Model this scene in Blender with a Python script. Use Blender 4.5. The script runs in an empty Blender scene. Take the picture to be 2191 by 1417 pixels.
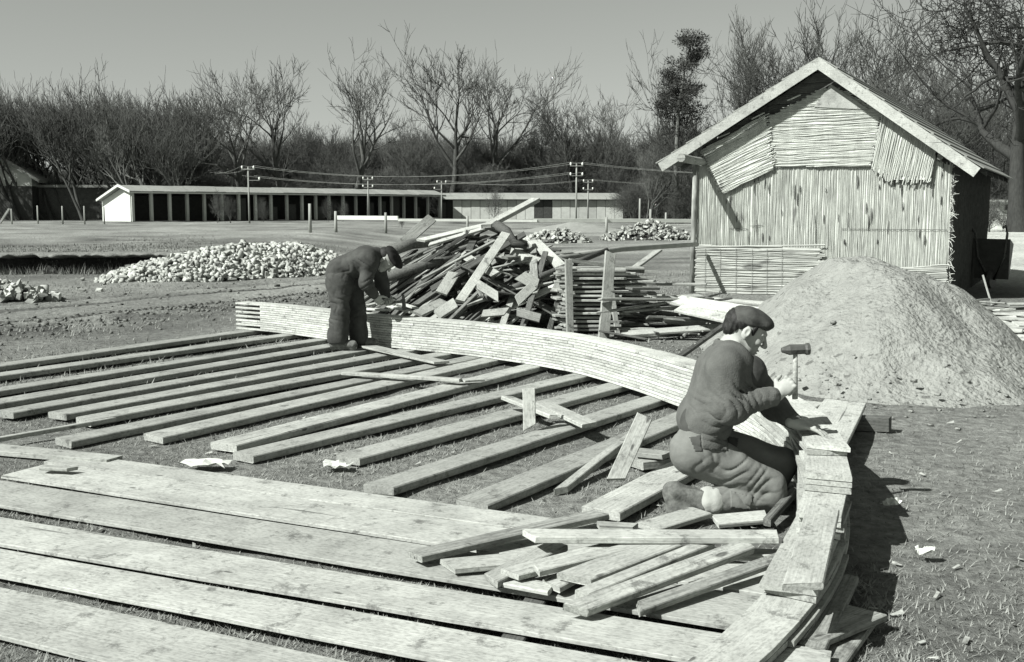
import bpy, math, random
import numpy as np
from mathutils import Vector, Matrix

R = math.radians
scene = bpy.context.scene
COL = scene.collection

# ---------------------------------------------------------------- camera
IMG_W, IMG_H, FPX = 2191.0, 1417.0, 2350.0
CAM_H, HORIZON = 1.55, 445.0
PITCH = math.atan((IMG_H / 2 - HORIZON) / FPX)
cam_d = bpy.data.cameras.new('camera')
cam = bpy.data.objects.new('camera', cam_d)
COL.objects.link(cam)
cam.location = (0, 0, CAM_H)
cam.rotation_euler = (math.pi / 2 - PITCH, 0, 0)
cam_d.sensor_width = 36.0
cam_d.lens = 36.0 * FPX / IMG_W
cam_d.clip_end = 6000
cam_d.clip_start = 0.05
scene.camera = cam

# ---------------------------------------------------------------- light
SUN_EL = R(42)
SUN_AZ = Vector((-0.86, -0.51))          # horizontal direction towards the sun
SUN_AZ.normalize()
w = bpy.data.worlds.new('World')
scene.world = w
w.use_nodes = True
nt = w.node_tree
nt.nodes.clear()
sky = nt.nodes.new('ShaderNodeTexSky')
sky.sky_type = 'NISHITA'
sky.sun_disc = False
sky.sun_elevation = SUN_EL
sky.sun_rotation = math.atan2(SUN_AZ.x, SUN_AZ.y)
sky.dust_density = 0.6
sky.air_density = 1.0
bw = nt.nodes.new('ShaderNodeRGBToBW')
pw = nt.nodes.new('ShaderNodeMath'); pw.operation = 'POWER'; pw.inputs[1].default_value = 0.8
tint = nt.nodes.new('ShaderNodeMix'); tint.data_type = 'RGBA'; tint.blend_type = 'MULTIPLY'
tint.inputs[0].default_value = 1.0
tint.inputs[7].default_value = (0.955, 1.0, 0.93, 1)
bg = nt.nodes.new('ShaderNodeBackground')
bg.inputs[1].default_value = 0.078
out = nt.nodes.new('ShaderNodeOutputWorld')
nt.links.new(sky.outputs[0], bw.inputs[0])
nt.links.new(bw.outputs[0], pw.inputs[0])
nt.links.new(pw.outputs[0], tint.inputs[6])
nt.links.new(tint.outputs[2], bg.inputs[0])
nt.links.new(bg.outputs[0], out.inputs[0])
sun_d = bpy.data.lights.new('sun', 'SUN')
sun_d.energy = 5.0
sun_d.angle = R(0.5)
sun_d.color = (1.0, 0.995, 0.965)
sun = bpy.data.objects.new('sun', sun_d)
COL.objects.link(sun)
to_sun = Vector((SUN_AZ.x * math.cos(SUN_EL), SUN_AZ.y * math.cos(SUN_EL), math.sin(SUN_EL)))
sun.rotation_euler = to_sun.to_track_quat('Z', 'Y').to_euler()
sun.location = to_sun * 40
vs = scene.view_settings
vs.view_transform = 'Standard'
vs.look = 'None'
vs.exposure = 0.8
vs.gamma = 1.0
vs.use_curve_mapping = False
scene.cycles.max_bounces = 5
scene.cycles.diffuse_bounces = 2
scene.cycles.use_denoising = True

# ---------------------------------------------------------------- pixel helpers
_f = Vector((0, math.cos(PITCH), -math.sin(PITCH)))
_u = Vector((0, math.sin(PITCH), math.cos(PITCH)))
CAMP = Vector((0, 0, CAM_H))

def ray(px, py):
    return _f + Vector((1, 0, 0)) * ((px - IMG_W / 2) / FPX) + _u * ((IMG_H / 2 - py) / FPX)

def G(px, py, z=0.0):
    r = ray(px, py)
    return CAMP + r * ((z - CAM_H) / r.z)

def Wd(px, py, d):
    r = ray(px, py)
    return CAMP + r * (d / r.y)

def Xd(px, d):
    return Wd(px, HORIZON, d).x

# ---------------------------------------------------------------- noise
class VNoise:
    def __init__(self, seed):
        self.t = np.random.RandomState(seed).rand(256, 256).astype(np.float64)
    def __call__(self, x, y):
        x = np.asarray(x, dtype=np.float64); y = np.asarray(y, dtype=np.float64)
        xi = np.floor(x).astype(int); yi = np.floor(y).astype(int)
        fx = x - xi; fy = y - yi
        fx = fx * fx * (3 - 2 * fx); fy = fy * fy * (3 - 2 * fy)
        a = self.t[xi & 255, yi & 255]; b = self.t[(xi + 1) & 255, yi & 255]
        c = self.t[xi & 255, (yi + 1) & 255]; d = self.t[(xi + 1) & 255, (yi + 1) & 255]
        return (a * (1 - fx) + b * fx) * (1 - fy) + (c * (1 - fx) + d * fx) * fy - 0.5

VN = VNoise(7)

def fbm(x, y, s, o=4):
    r = 0; a = 1.0
    for i in range(o):
        r = r + a * VN(np.asarray(x) / s + 17.3 * i, np.asarray(y) / s + 9.1 * i)
        s *= 0.5; a *= 0.55
    return r

def sstep(a, b, x):
    t = np.clip((np.asarray(x, dtype=np.float64) - a) / (b - a), 0, 1)
    return t * t * (3 - 2 * t)

# ---------------------------------------------------------------- materials (black and white print: greys with a faint green cast)
TINT = (0.955, 1.0, 0.93)

def grey(v):
    return (v * TINT[0], v * TINT[1], v * TINT[2], 1)

def new_mat(name, rough=0.9):
    m = bpy.data.materials.new(name)
    m.use_nodes = True
    n = m.node_tree
    b = n.nodes['Principled BSDF']
    b.inputs['Roughness'].default_value = rough
    b.inputs['Specular IOR Level'].default_value = 0.2
    return m, n, b

def ramp(n, stops):
    r = n.nodes.new('ShaderNodeValToRGB')
    e = r.color_ramp.elements
    while len(e) < len(stops):
        e.new(0.5)
    for i, (p, v) in enumerate(stops):
        e[i].position = p
        e[i].color = grey(v)
    return r

def noise_mat(name, lo, hi, scale=6.0, detail=6.0, bump=0.3, bump_scale=None, rough=0.92, stretch=(1, 1, 1), per_object=0.0, dist=0.02, coord='Object', spots=None, crease=None):
    m, n, b = new_mat(name, rough)
    tc = n.nodes.new('ShaderNodeTexCoord')
    mp = n.nodes.new('ShaderNodeMapping')
    mp.inputs['Scale'].default_value = stretch
    n.links.new(tc.outputs[coord], mp.inputs[0])
    oi = n.nodes.new('ShaderNodeObjectInfo')
    vm = n.nodes.new('ShaderNodeVectorMath'); vm.operation = 'ADD'
    mul = n.nodes.new('ShaderNodeMath'); mul.operation = 'MULTIPLY'; mul.inputs[1].default_value = 57.0 if per_object >= 0 and coord == 'Object' else 0.0
    n.links.new(oi.outputs['Random'], mul.inputs[0])
    n.links.new(mp.outputs[0], vm.inputs[0])
    n.links.new(mul.outputs[0], vm.inputs[1])
    t1 = n.nodes.new('ShaderNodeTexNoise')
    t1.inputs['Scale'].default_value = scale
    t1.inputs['Detail'].default_value = detail
    t1.inputs['Roughness'].default_value = 0.62
    n.links.new(vm.outputs[0], t1.inputs['Vector'])
    rp = ramp(n, [(0.28, lo), (0.72, hi)])
    n.links.new(t1.outputs['Fac'], rp.inputs[0])
    col = rp.outputs[0]
    if spots:
        sc, thr, val = spots
        v = n.nodes.new('ShaderNodeTexNoise'); v.inputs['Scale'].default_value = sc; v.inputs['Detail'].default_value = 2
        n.links.new(vm.outputs[0], v.inputs['Vector'])
        r2 = n.nodes.new('ShaderNodeValToRGB')
        r2.color_ramp.elements[0].position = thr; r2.color_ramp.elements[0].color = (0, 0, 0, 1)
        r2.color_ramp.elements[1].position = min(1, thr + 0.06); r2.color_ramp.elements[1].color = (1, 1, 1, 1)
        n.links.new(v.outputs['Fac'], r2.inputs[0])
        mx = n.nodes.new('ShaderNodeMix'); mx.data_type = 'RGBA'
        n.links.new(r2.outputs[0], mx.inputs[0])
        n.links.new(col, mx.inputs[6]); mx.inputs[7].default_value = grey(val)
        col = mx.outputs[2]
    if per_object > 0:
        mr = n.nodes.new('ShaderNodeMapRange')
        mr.inputs['To Min'].default_value = 1 - per_object; mr.inputs['To Max'].default_value = 1 + per_object * 0.6
        n.links.new(oi.outputs['Random'], mr.inputs[0])
        hs = n.nodes.new('ShaderNodeHueSaturation')
        n.links.new(mr.outputs[0], hs.inputs['Value'])
        n.links.new(col, hs.inputs['Color'])
        col = hs.outputs[0]
    n.links.new(col, b.inputs['Base Color'])
    if bump > 0:
        t2 = n.nodes.new('ShaderNodeTexNoise')
        t2.inputs['Scale'].default_value = bump_scale or scale * 3
        t2.inputs['Detail'].default_value = 5
        n.links.new(vm.outputs[0], t2.inputs['Vector'])
        bp = n.nodes.new('ShaderNodeBump')
        bp.inputs['Strength'].default_value = bump
        bp.inputs['Distance'].default_value = dist
        n.links.new(t2.outputs['Fac'], bp.inputs['Height'])
        if crease:
            cr = n.nodes.new('ShaderNodeTexNoise'); cr.noise_type = 'RIDGED_MULTIFRACTAL'
            cr.inputs['Scale'].default_value = crease[0]; cr.inputs['Detail'].default_value = 2.5; cr.inputs['Distortion'].default_value = 0.8
            n.links.new(vm.outputs[0], cr.inputs['Vector'])
            bp2 = n.nodes.new('ShaderNodeBump'); bp2.inputs['Strength'].default_value = 0.6; bp2.inputs['Distance'].default_value = crease[1]; bp2.invert = True
            n.links.new(cr.outputs['Fac'], bp2.inputs['Height']); n.links.new(bp2.outputs[0], bp.inputs['Normal'])
        n.links.new(bp.outputs[0], b.inputs['Normal'])
    return m

def wood_mat(name, lo, hi, per_object=0.2, knots=0.1):
    """grain along local X, knots, blotchy weathering"""
    m, n, b = new_mat(name, 0.85)
    tc = n.nodes.new('ShaderNodeTexCoord')
    oi = n.nodes.new('ShaderNodeObjectInfo')
    mul = n.nodes.new('ShaderNodeMath'); mul.operation = 'MULTIPLY'; mul.inputs[1].default_value = 43.0
    n.links.new(oi.outputs['Random'], mul.inputs[0])
    add = n.nodes.new('ShaderNodeVectorMath'); add.operation = 'ADD'
    n.links.new(tc.outputs['Object'], add.inputs[0]); n.links.new(mul.outputs[0], add.inputs[1])
    mp = n.nodes.new('ShaderNodeMapping'); mp.inputs['Scale'].default_value = (1.6, 46, 46)
    n.links.new(add.outputs[0], mp.inputs[0])
    g = n.nodes.new('ShaderNodeTexNoise'); g.inputs['Scale'].default_value = 2.2; g.inputs['Detail'].default_value = 5
    g.inputs['Distortion'].default_value = 0.6
    n.links.new(mp.outputs[0], g.inputs['Vector'])
    bl = n.nodes.new('ShaderNodeTexNoise'); bl.inputs['Scale'].default_value = 3.2; bl.inputs['Detail'].default_value = 6
    bl.inputs['Roughness'].default_value = 0.7
    n.links.new(add.outputs[0], bl.inputs['Vector'])
    r1 = ramp(n, [(0.3, lo), (0.68, hi)])
    n.links.new(g.outputs['Fac'], r1.inputs[0])
    r2 = n.nodes.new('ShaderNodeValToRGB')
    r2.color_ramp.elements[0].position = 0.3; r2.color_ramp.elements[0].color = (0.7, 0.7, 0.7, 1)
    r2.color_ramp.elements[1].position = 0.62; r2.color_ramp.elements[1].color = (1.08, 1.08, 1.08, 1)
    n.links.new(bl.outputs['Fac'], r2.inputs[0])
    mx = n.nodes.new('ShaderNodeMix'); mx.data_type = 'RGBA'; mx.blend_type = 'MULTIPLY'; mx.inputs[0].default_value = 1
    n.links.new(r1.outputs[0], mx.inputs[6]); n.links.new(r2.outputs[0], mx.inputs[7])
    mp2 = n.nodes.new('ShaderNodeMapping'); mp2.inputs['Scale'].default_value = (2.2, 6.5, 6.5)
    n.links.new(add.outputs[0], mp2.inputs[0])
    vo = n.nodes.new('ShaderNodeTexVoronoi'); vo.inputs['Scale'].default_value = 1.0
    n.links.new(mp2.outputs[0], vo.inputs['Vector'])
    r3 = n.nodes.new('ShaderNodeValToRGB')
    r3.color_ramp.elements[0].position = knots * 0.75; r3.color_ramp.elements[0].color = (0.35, 0.35, 0.35, 1)
    r3.color_ramp.elements[1].position = knots * 1.25; r3.color_ramp.elements[1].color = (1, 1, 1, 1)
    n.links.new(vo.outputs['Distance'], r3.inputs[0])
    mx2 = n.nodes.new('ShaderNodeMix'); mx2.data_type = 'RGBA'; mx2.blend_type = 'MULTIPLY'; mx2.inputs[0].default_value = 1
    n.links.new(mx.outputs[2], mx2.inputs[6]); n.links.new(r3.outputs[0], mx2.inputs[7])
    # saw-rough speckle
    sp = n.nodes.new('ShaderNodeTexNoise'); sp.inputs['Scale'].default_value = 70; sp.inputs['Detail'].default_value = 4
    mp3 = n.nodes.new('ShaderNodeMapping'); mp3.inputs['Scale'].default_value = (0.6, 1.2, 1.2)
    n.links.new(add.outputs[0], mp3.inputs[0]); n.links.new(mp3.outputs[0], sp.inputs['Vector'])
    r5 = n.nodes.new('ShaderNodeValToRGB')
    r5.color_ramp.elements[0].position = 0.3; r5.color_ramp.elements[0].color = (0.72, 0.72, 0.72, 1)
    r5.color_ramp.elements[1].position = 0.55; r5.color_ramp.elements[1].color = (1.04, 1.04, 1.04, 1)
    n.links.new(sp.outputs['Fac'], r5.inputs[0])
    mxs = n.nodes.new('ShaderNodeMix'); mxs.data_type = 'RGBA'; mxs.blend_type = 'MULTIPLY'; mxs.inputs[0].default_value = 1
    n.links.new(mx2.outputs[2], mxs.inputs[6]); n.links.new(r5.outputs[0], mxs.inputs[7]); mx2 = mxs
    # drying cracks along the grain
    mp4 = n.nodes.new('ShaderNodeMapping'); mp4.inputs['Scale'].default_value = (0.7, 24, 24)
    n.links.new(add.outputs[0], mp4.inputs[0])
    ck = n.nodes.new('ShaderNodeTexNoise'); ck.inputs['Scale'].default_value = 1.0; ck.inputs['Detail'].default_value = 3
    n.links.new(mp4.outputs[0], ck.inputs['Vector'])
    r6 = n.nodes.new('ShaderNodeValToRGB')
    r6.color_ramp.elements[0].position = 0.69; r6.color_ramp.elements[0].color = (1, 1, 1, 1)
    r6.color_ramp.elements[1].position = 0.72; r6.color_ramp.elements[1].color = (0.35, 0.35, 0.35, 1)
    n.links.new(ck.outputs['Fac'], r6.inputs[0])
    mxc = n.nodes.new('ShaderNodeMix'); mxc.data_type = 'RGBA'; mxc.blend_type = 'MULTIPLY'; mxc.inputs[0].default_value = 1
    n.links.new(mx2.outputs[2], mxc.inputs[6]); n.links.new(r6.outputs[0], mxc.inputs[7]); mx2 = mxc
    # dirt scuffs
    sc = n.nodes.new('ShaderNodeTexNoise'); sc.inputs['Scale'].default_value = 9; sc.inputs['Detail'].default_value = 8; sc.inputs['Roughness'].default_value = 0.75
    n.links.new(add.outputs[0], sc.inputs['Vector'])
    r4 = n.nodes.new('ShaderNodeValToRGB')
    r4.color_ramp.elements[0].position = 0.36; r4.color_ramp.elements[0].color = (0.5, 0.5, 0.5, 1)
    r4.color_ramp.elements[1].position = 0.44; r4.color_ramp.elements[1].color = (1, 1, 1, 1)
    n.links.new(sc.outputs['Fac'], r4.inputs[0])
    mx3 = n.nodes.new('ShaderNodeMix'); mx3.data_type = 'RGBA'; mx3.blend_type = 'MULTIPLY'; mx3.inputs[0].default_value = 1
    n.links.new(mx2.outputs[2], mx3.inputs[6]); n.links.new(r4.outputs[0], mx3.inputs[7])
    mr = n.nodes.new('ShaderNodeMapRange'); mr.inputs['To Min'].default_value = 1 - per_object; mr.inputs['To Max'].default_value = 1 + 0.5 * per_object
    n.links.new(oi.outputs['Random'], mr.inputs[0])
    hs = n.nodes.new('ShaderNodeHueSaturation')
    n.links.new(mr.outputs[0], hs.inputs['Value']); n.links.new(mx3.outputs[2], hs.inputs['Color'])
    n.links.new(hs.outputs[0], b.inputs['Base Color'])
    bp = n.nodes.new('ShaderNodeBump'); bp.inputs['Strength'].default_value = 0.35; bp.inputs['Distance'].default_value = 0.006
    n.links.new(g.outputs['Fac'], bp.inputs['Height']); n.links.new(bp.outputs[0], b.inputs['Normal'])
    return m

M = {}
M['plank'] = wood_mat('pale_sawn_wood', 0.36, 0.45, 0.24, 0.06)
M['sleeper'] = wood_mat('sawn_timber', 0.3, 0.41, 0.28, 0.06)
M['lath'] = wood_mat('fresh_lath_wood', 0.45, 0.54, 0.16, 0.05)
M['scrap'] = wood_mat('weathered_board_wood', 0.2, 0.38, 0.42, 0.08)
M['old'] = wood_mat('dark_old_wood', 0.07, 0.16, 0.35, 0.08)
M['bark'] = noise_mat('bark', 0.045, 0.1, 9, bump=0.5, stretch=(1, 1, 0.25), per_object=0.25)
M['twig'] = noise_mat('twig_bark', 0.064, 0.12, 3, bump=0, per_object=0.3)
M['oakbark'] = noise_mat('oak_bark', 0.022, 0.05, 9, bump=0.6, stretch=(1, 1, 0.25))
M['palebark'] = noise_mat('pale_bark', 0.1, 0.2, 7, bump=0.4, stretch=(1, 1, 0.3), per_object=0.2)
M['needle'] = noise_mat('pine_needles', 0.03, 0.07, 2, bump=0, per_object=0.1)
M['reed'] = noise_mat('dry_reed', 0.42, 0.6, 7, bump=0.4, stretch=(1, 1, 0.4), per_object=0.05, spots=(3.2, 0.7, 0.3))
M['reedgrey'] = noise_mat('weathered_reed', 0.28, 0.46, 7, bump=0.4, stretch=(0.4, 1, 1), spots=(4, 0.62, 0.2))
M['reeddark'] = noise_mat('dark_and_shaded_reed', 0.05, 0.1, 9, bump=0.5, per_object=0.05)  # carries the hut side wall's painted shade; doors and barn wall are simply dark
M['sand'] = noise_mat('heaped_sand', 0.2, 0.3, 7, 9, bump=0.9, bump_scale=22, dist=0.06, spots=(11, 0.64, 0.13))
M['rubble'] = noise_mat('broken_brick', 0.2, 0.5, 3, bump=0.4, bump_scale=14, per_object=0.5)
M['plaster'] = noise_mat('whitewash', 0.5, 0.62, 3, bump=0.1)
M['panel'] = noise_mat('weathered_panel', 0.5, 0.64, 2.5, bump=0.1, per_object=0.2)
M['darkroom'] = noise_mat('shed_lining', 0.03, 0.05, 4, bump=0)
M['roofing'] = noise_mat('roofing_sheet', 0.2, 0.3, 4, bump=0.2, per_object=0.12)
M['pole'] = noise_mat('pole_wood', 0.22, 0.33, 5, bump=0.2, stretch=(1, 1, 0.2), per_object=0.1)
M['wire'] = noise_mat('wire_metal', 0.25, 0.35, 2, bump=0)
M['porcelain'] = noise_mat('porcelain', 0.75, 0.8, 2, bump=0, rough=0.3)
M['skin'] = noise_mat('skin', 0.3, 0.38, 22, bump=0.12, rough=0.6, dist=0.004)
M['sweater'] = noise_mat('knitted_wool', 0.078, 0.12, 14, bump=0.5, bump_scale=130, dist=0.006, crease=(7, .01))
M['trousers'] = noise_mat('worn_cotton_drill', 0.125, 0.19, 9, bump=0.3, bump_scale=60, dist=0.006, crease=(8, .012))
M['darkcloth'] = noise_mat('dark_work_cloth', 0.035, 0.075, 8, bump=0.35, bump_scale=35, dist=0.008, crease=(6, .02))
M['cap'] = noise_mat('felt_cap', 0.04, 0.075, 30, bump=0.4, bump_scale=120, dist=0.004)
M['beret'] = noise_mat('black_felt', 0.012, 0.02, 30, bump=0.3, bump_scale=120, dist=0.004)
M['hair'] = noise_mat('dark_hair', 0.012, 0.035, 40, bump=0.6, bump_scale=160, dist=0.004, rough=0.6)
M['boot'] = noise_mat('muddy_leather', 0.05, 0.2, 26, bump=0.5, bump_scale=60, dist=0.006, rough=0.7)
M['cuff'] = noise_mat('pale_lining', 0.3, 0.38, 12, bump=0.2)
M['iron'] = noise_mat('tool_iron', 0.06, 0.1, 12, bump=0.2, rough=0.5)
M['paper'] = noise_mat('wood_chips', 0.45, 0.6, 8, bump=0.3)
M['gapshade'] = noise_mat('heap_gap_shade', 0.02, 0.045, 8, bump=0.6, dist=0.04)  # near-black for the rubble cores, painting shade into the gaps
M['straw'] = noise_mat('dry_grass', 0.14, 0.3, 3.0, bump=0, coord='Object', per_object=0)
M['weed'] = noise_mat('dead_weed', 0.13, 0.22, 3.0, bump=0)

# ---------------------------------------------------------------- object helpers
def tag(o, label=None, cat=None, group=None, kind=None):
    if label: o['label'] = label
    if cat: o['category'] = cat
    if group: o['group'] = group
    if kind: o['kind'] = kind
    return o

def mesh_from(name, verts, faces, mat=None, smooth=False):
    me = bpy.data.meshes.new(name)
    verts = np.asarray(verts, dtype=np.float32)
    if isinstance(faces, np.ndarray):
        k = faces.shape[1]
        me.vertices.add(len(verts)); me.vertices.foreach_set('co', verts.ravel())
        me.loops.add(faces.size); me.loops.foreach_set('vertex_index', faces.astype(np.int32).ravel())
        me.polygons.add(len(faces))
        me.polygons.foreach_set('loop_start', np.arange(0, faces.size, k, dtype=np.int32))
        me.update(calc_edges=True)
    else:
        me.from_pydata([tuple(v) for v in verts.tolist()], [], faces)
        me.update()
    if mat: me.materials.append(mat)
    if smooth:
        me.polygons.foreach_set('use_smooth', np.ones(len(me.polygons), dtype=bool))
    return me

def link(name, me, parent=None, mat=None):
    o = bpy.data.objects.new(name, me)
    COL.objects.link(o)
    if parent is not None: o.parent = parent
    return o

def empty(name, loc=(0, 0, 0), rz=0.0):
    o = bpy.data.objects.new(name, None)
    o.empty_display_size = 0.2
    COL.objects.link(o)
    o.location = loc
    o.rotation_euler = (0, 0, rz)
    return o

class MB:
    """mesh collector"""
    def __init__(self):
        self.v = []; self.f = []; self.n = 0
    def add(self, verts, faces):
        b = self.n
        self.v.extend([tuple(p) for p in verts]); self.n = len(self.v)
        self.f.extend([tuple(i + b for i in q) for q in faces])
    def box(self, x0, x1, y0, y1, z0, z1):
        self.add([(x0, y0, z0), (x1, y0, z0), (x1, y1, z0), (x0, y1, z0), (x0, y0, z1), (x1, y0, z1), (x1, y1, z1), (x0, y1, z1)],
                 [(0, 3, 2, 1), (4, 5, 6, 7), (0, 1, 5, 4), (1, 2, 6, 5), (2, 3, 7, 6), (3, 0, 4, 7)])
    def prism(self, poly, y0, y1):
        """polygon in x,z (counter-clockwise seen from -y), extruded y0..y1"""
        n = len(poly)
        self.add([(p[0], y0, p[1]) for p in poly] + [(p[0], y1, p[1]) for p in poly],
                 [tuple(range(n)), tuple(range(2 * n - 1, n - 1, -1))] + [(i + n, (i + 1) % n + n, (i + 1) % n, i) for i in range(n)])
    def tube(self, pts, rad, sides=6, cap=True):
        pts = [Vector(p) for p in pts]
        rad = rad if hasattr(rad, '__len__') else [rad] * len(pts)
        vs = []; fs = []
        for i, p in enumerate(pts):
            t = (pts[min(i + 1, len(pts) - 1)] - pts[max(i - 1, 0)]).normalized()
            a = Vector((0, 0, 1)) if abs(t.z) < 0.9 else Vector((1, 0, 0))
            s = t.cross(a).normalized(); q = s.cross(t)
            for k in range(sides):
                an = 2 * math.pi * k / sides
                vs.append(p + (s * math.cos(an) + q * math.sin(an)) * rad[i])
        for i in range(len(pts) - 1):
            for k in range(sides):
                k2 = (k + 1) % sides
                fs.append((i * sides + k, (i + 1) * sides + k, (i + 1) * sides + k2, i * sides + k2))
        if cap:
            fs.append(tuple(range(sides))); fs.append(tuple(range(len(vs) - 1, len(vs) - sides - 1, -1)))
        self.add(vs, fs)
    def build(self, name, mat, parent=None, smooth=False):
        return link(name, mesh_from(name, self.v, self.f, mat, smooth), parent)

_brng = random.Random(11)

def board_mesh(L, wd, th, mat, warp=0.004, skew=0.03, cham=0.004, name='board', taper=1.0):
    n = max(2, int(L / 0.45) + 1)
    r = _brng
    vs = []; fs = []
    bow = r.uniform(-1, 1) * warp * L * 0.6
    bowz = r.uniform(-0.3, 1) * warp * L * 0.4
    c = min(cham, th * 0.3)
    sk0 = r.uniform(-skew, skew); sk1 = r.uniform(-skew, skew)
    for i in range(n):
        t = i / (n - 1)
        x = (t - 0.5) * L
        oy = bow * (1 - (2 * t - 1) ** 2) + r.uniform(-1, 1) * warp * 0.5
        oz = bowz * (1 - (2 * t - 1) ** 2)
        h = wd / 2 * (1 + r.uniform(-0.02, 0.02)) * (1 + (taper - 1) * t); g = th / 2
        ring = [(h, g - c), (h - c, g), (-h + c, g), (-h, g - c), (-h, -g + c), (-h + c, -g), (h - c, -g), (h, -g + c)]
        for (y, z) in ring:
            dx = 0
            if i == 0: dx = sk0 * y / h + r.uniform(-1, 1) * 0.003
            if i == n - 1: dx = sk1 * y / h + r.uniform(-1, 1) * 0.003
            vs.append((x + dx, y + oy, z + oz))
    for i in range(n - 1):
        for k in range(8):
            k2 = (k + 1) % 8
            fs.append((i * 8 + k, i * 8 + k2, (i + 1) * 8 + k2, (i + 1) * 8 + k))
    fs.append(tuple(range(7, -1, -1))); fs.append(tuple(range((n - 1) * 8, n * 8)))
    return mesh_from(name, vs, fs, mat)

def frame_mat(p0, p1, roll=0.0, up=Vector((0, 0, 1))):
    p0 = Vector(p0); p1 = Vector(p1)
    x = (p1 - p0).normalized()
    if abs(x.dot(up)) > 0.97: up = Vector((0, 1, 0))
    y = up.cross(x).normalized(); z = x.cross(y)
    m = Matrix((x, y, z)).transposed().to_4x4()
    m = m @ Matrix.Rotation(roll, 4, 'X')
    m.translation = (p0 + p1) / 2
    return m

def board(name, p0, p1, wd, th, mat, roll=0.0, parent=None, up=Vector((0, 0, 1)), warp=0.004, skew=0.03, cham=0.004, taper=1.0):
    L = (Vector(p1) - Vector(p0)).length
    o = link(name, board_mesh(L, wd, th, mat, warp, skew, cham, name, taper), parent)
    o.matrix_basis = frame_mat(p0, p1, roll, up)
    return o

# ================================================================ GROUND
BANK_Y = 26.4

def bank_line(x):
    return BANK_Y + 0.5 * VN(np.asarray(x) / 1.7, 3.3) + 0.25 * VN(np.asarray(x) / 0.5, 8.3)

_t0 = G(0, 687); _t1 = G(560, 634)
_td = Vector((_t1.x - _t0.x, _t1.y - _t0.y)).normalized()

def track_dist(x, y):
    return (np.asarray(x) - _t0.x) * _td.y - (np.asarray(y) - _t0.y) * _td.x   # + to the right of the track

def ground_z(x, y):
    x = np.asarray(x, dtype=np.float64); y = np.asarray(y, dtype=np.float64)
    z = 0.022 * fbm(x, y, 0.5, 4) + 0.05 * fbm(x, y, 3.0, 3) * sstep(9, 15, y)
    z = z + 0.25 * sstep(28, 60, y)
    left = 1 - sstep(-8.5, -3.5, x)
    z = z + 0.46 * left * sstep(-0.06, 0.1, y - bank_line(x)) * (1 - sstep(40, 80, y) * 0.75)
    td = track_dist(x, y)
    on = sstep(10, 13, y) * (1 - sstep(24, 28, y)) * (1 - sstep(-3.5, -1.5, x))
    for r in (0.0, -1.55, -2.6):
        z = z - 0.045 * on * np.exp(-((td - r) / 0.13) ** 2) - 0.02 * on * np.exp(-((td - r) / 0.5) ** 2)
    churn = np.exp(-((td - 1.1) / 0.6) ** 2) * on
    z = z + churn * 0.12 * fbm(x, y, 0.45, 4)
    z = z + 0.05 * fbm(x, y, 1.2, 3) * np.exp(-((y - 20) / 5.0) ** 2)
    return z

def gz(x, y):
    return float(ground_z(x, y))

def ground_tone(x, y):
    td = track_dist(x, y)
    t = 0.172 + 0.1 * fbm(x, y, 1.5, 4)
    on = sstep(10, 13, y) * (1 - sstep(25, 28, y)) * (1 - sstep(-2, 1, x))
    t = t + on * (0.05 * np.exp(-((td + 1) / 1.6) ** 2))
    for r in (0.0, -1.55, -2.6):
        t = t - on * 0.07 * np.exp(-((td - r) / 0.16) ** 2)
    t = t - on * (0.07 + 0.12 * fbm(x, y, .6, 3)) * np.exp(-((td - 1.1) / 0.7) ** 2)
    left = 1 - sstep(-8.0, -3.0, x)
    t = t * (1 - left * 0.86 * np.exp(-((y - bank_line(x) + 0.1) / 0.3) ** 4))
    t = t + 0.03 * sstep(28, 40, y) * (1 - sstep(80, 95, y)) + sstep(24, 32, y) * (0.1 * fbm(x, y * 1.6, 5.0, 4) + 0.12 * fbm(x * 0.7, y * 1.8, 1.6, 4))
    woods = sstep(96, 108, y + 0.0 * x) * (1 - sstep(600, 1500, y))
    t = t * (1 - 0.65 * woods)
    # bare trodden earth in the yard round the hut, pale sand behind it
    yard = sstep(1.2, 2.8, x) * (1 - sstep(17, 20, y)) * sstep(7, 9, y)
    t = t + 0.02 * yard
    sandy = sstep(7.5, 9.5, x - (y - 18) * 0.1) * sstep(21, 24, y) * (1 - sstep(66, 70, y))
    t = t + 0.26 * sandy
    return np.clip(t, 0.02, 0.5)

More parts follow.
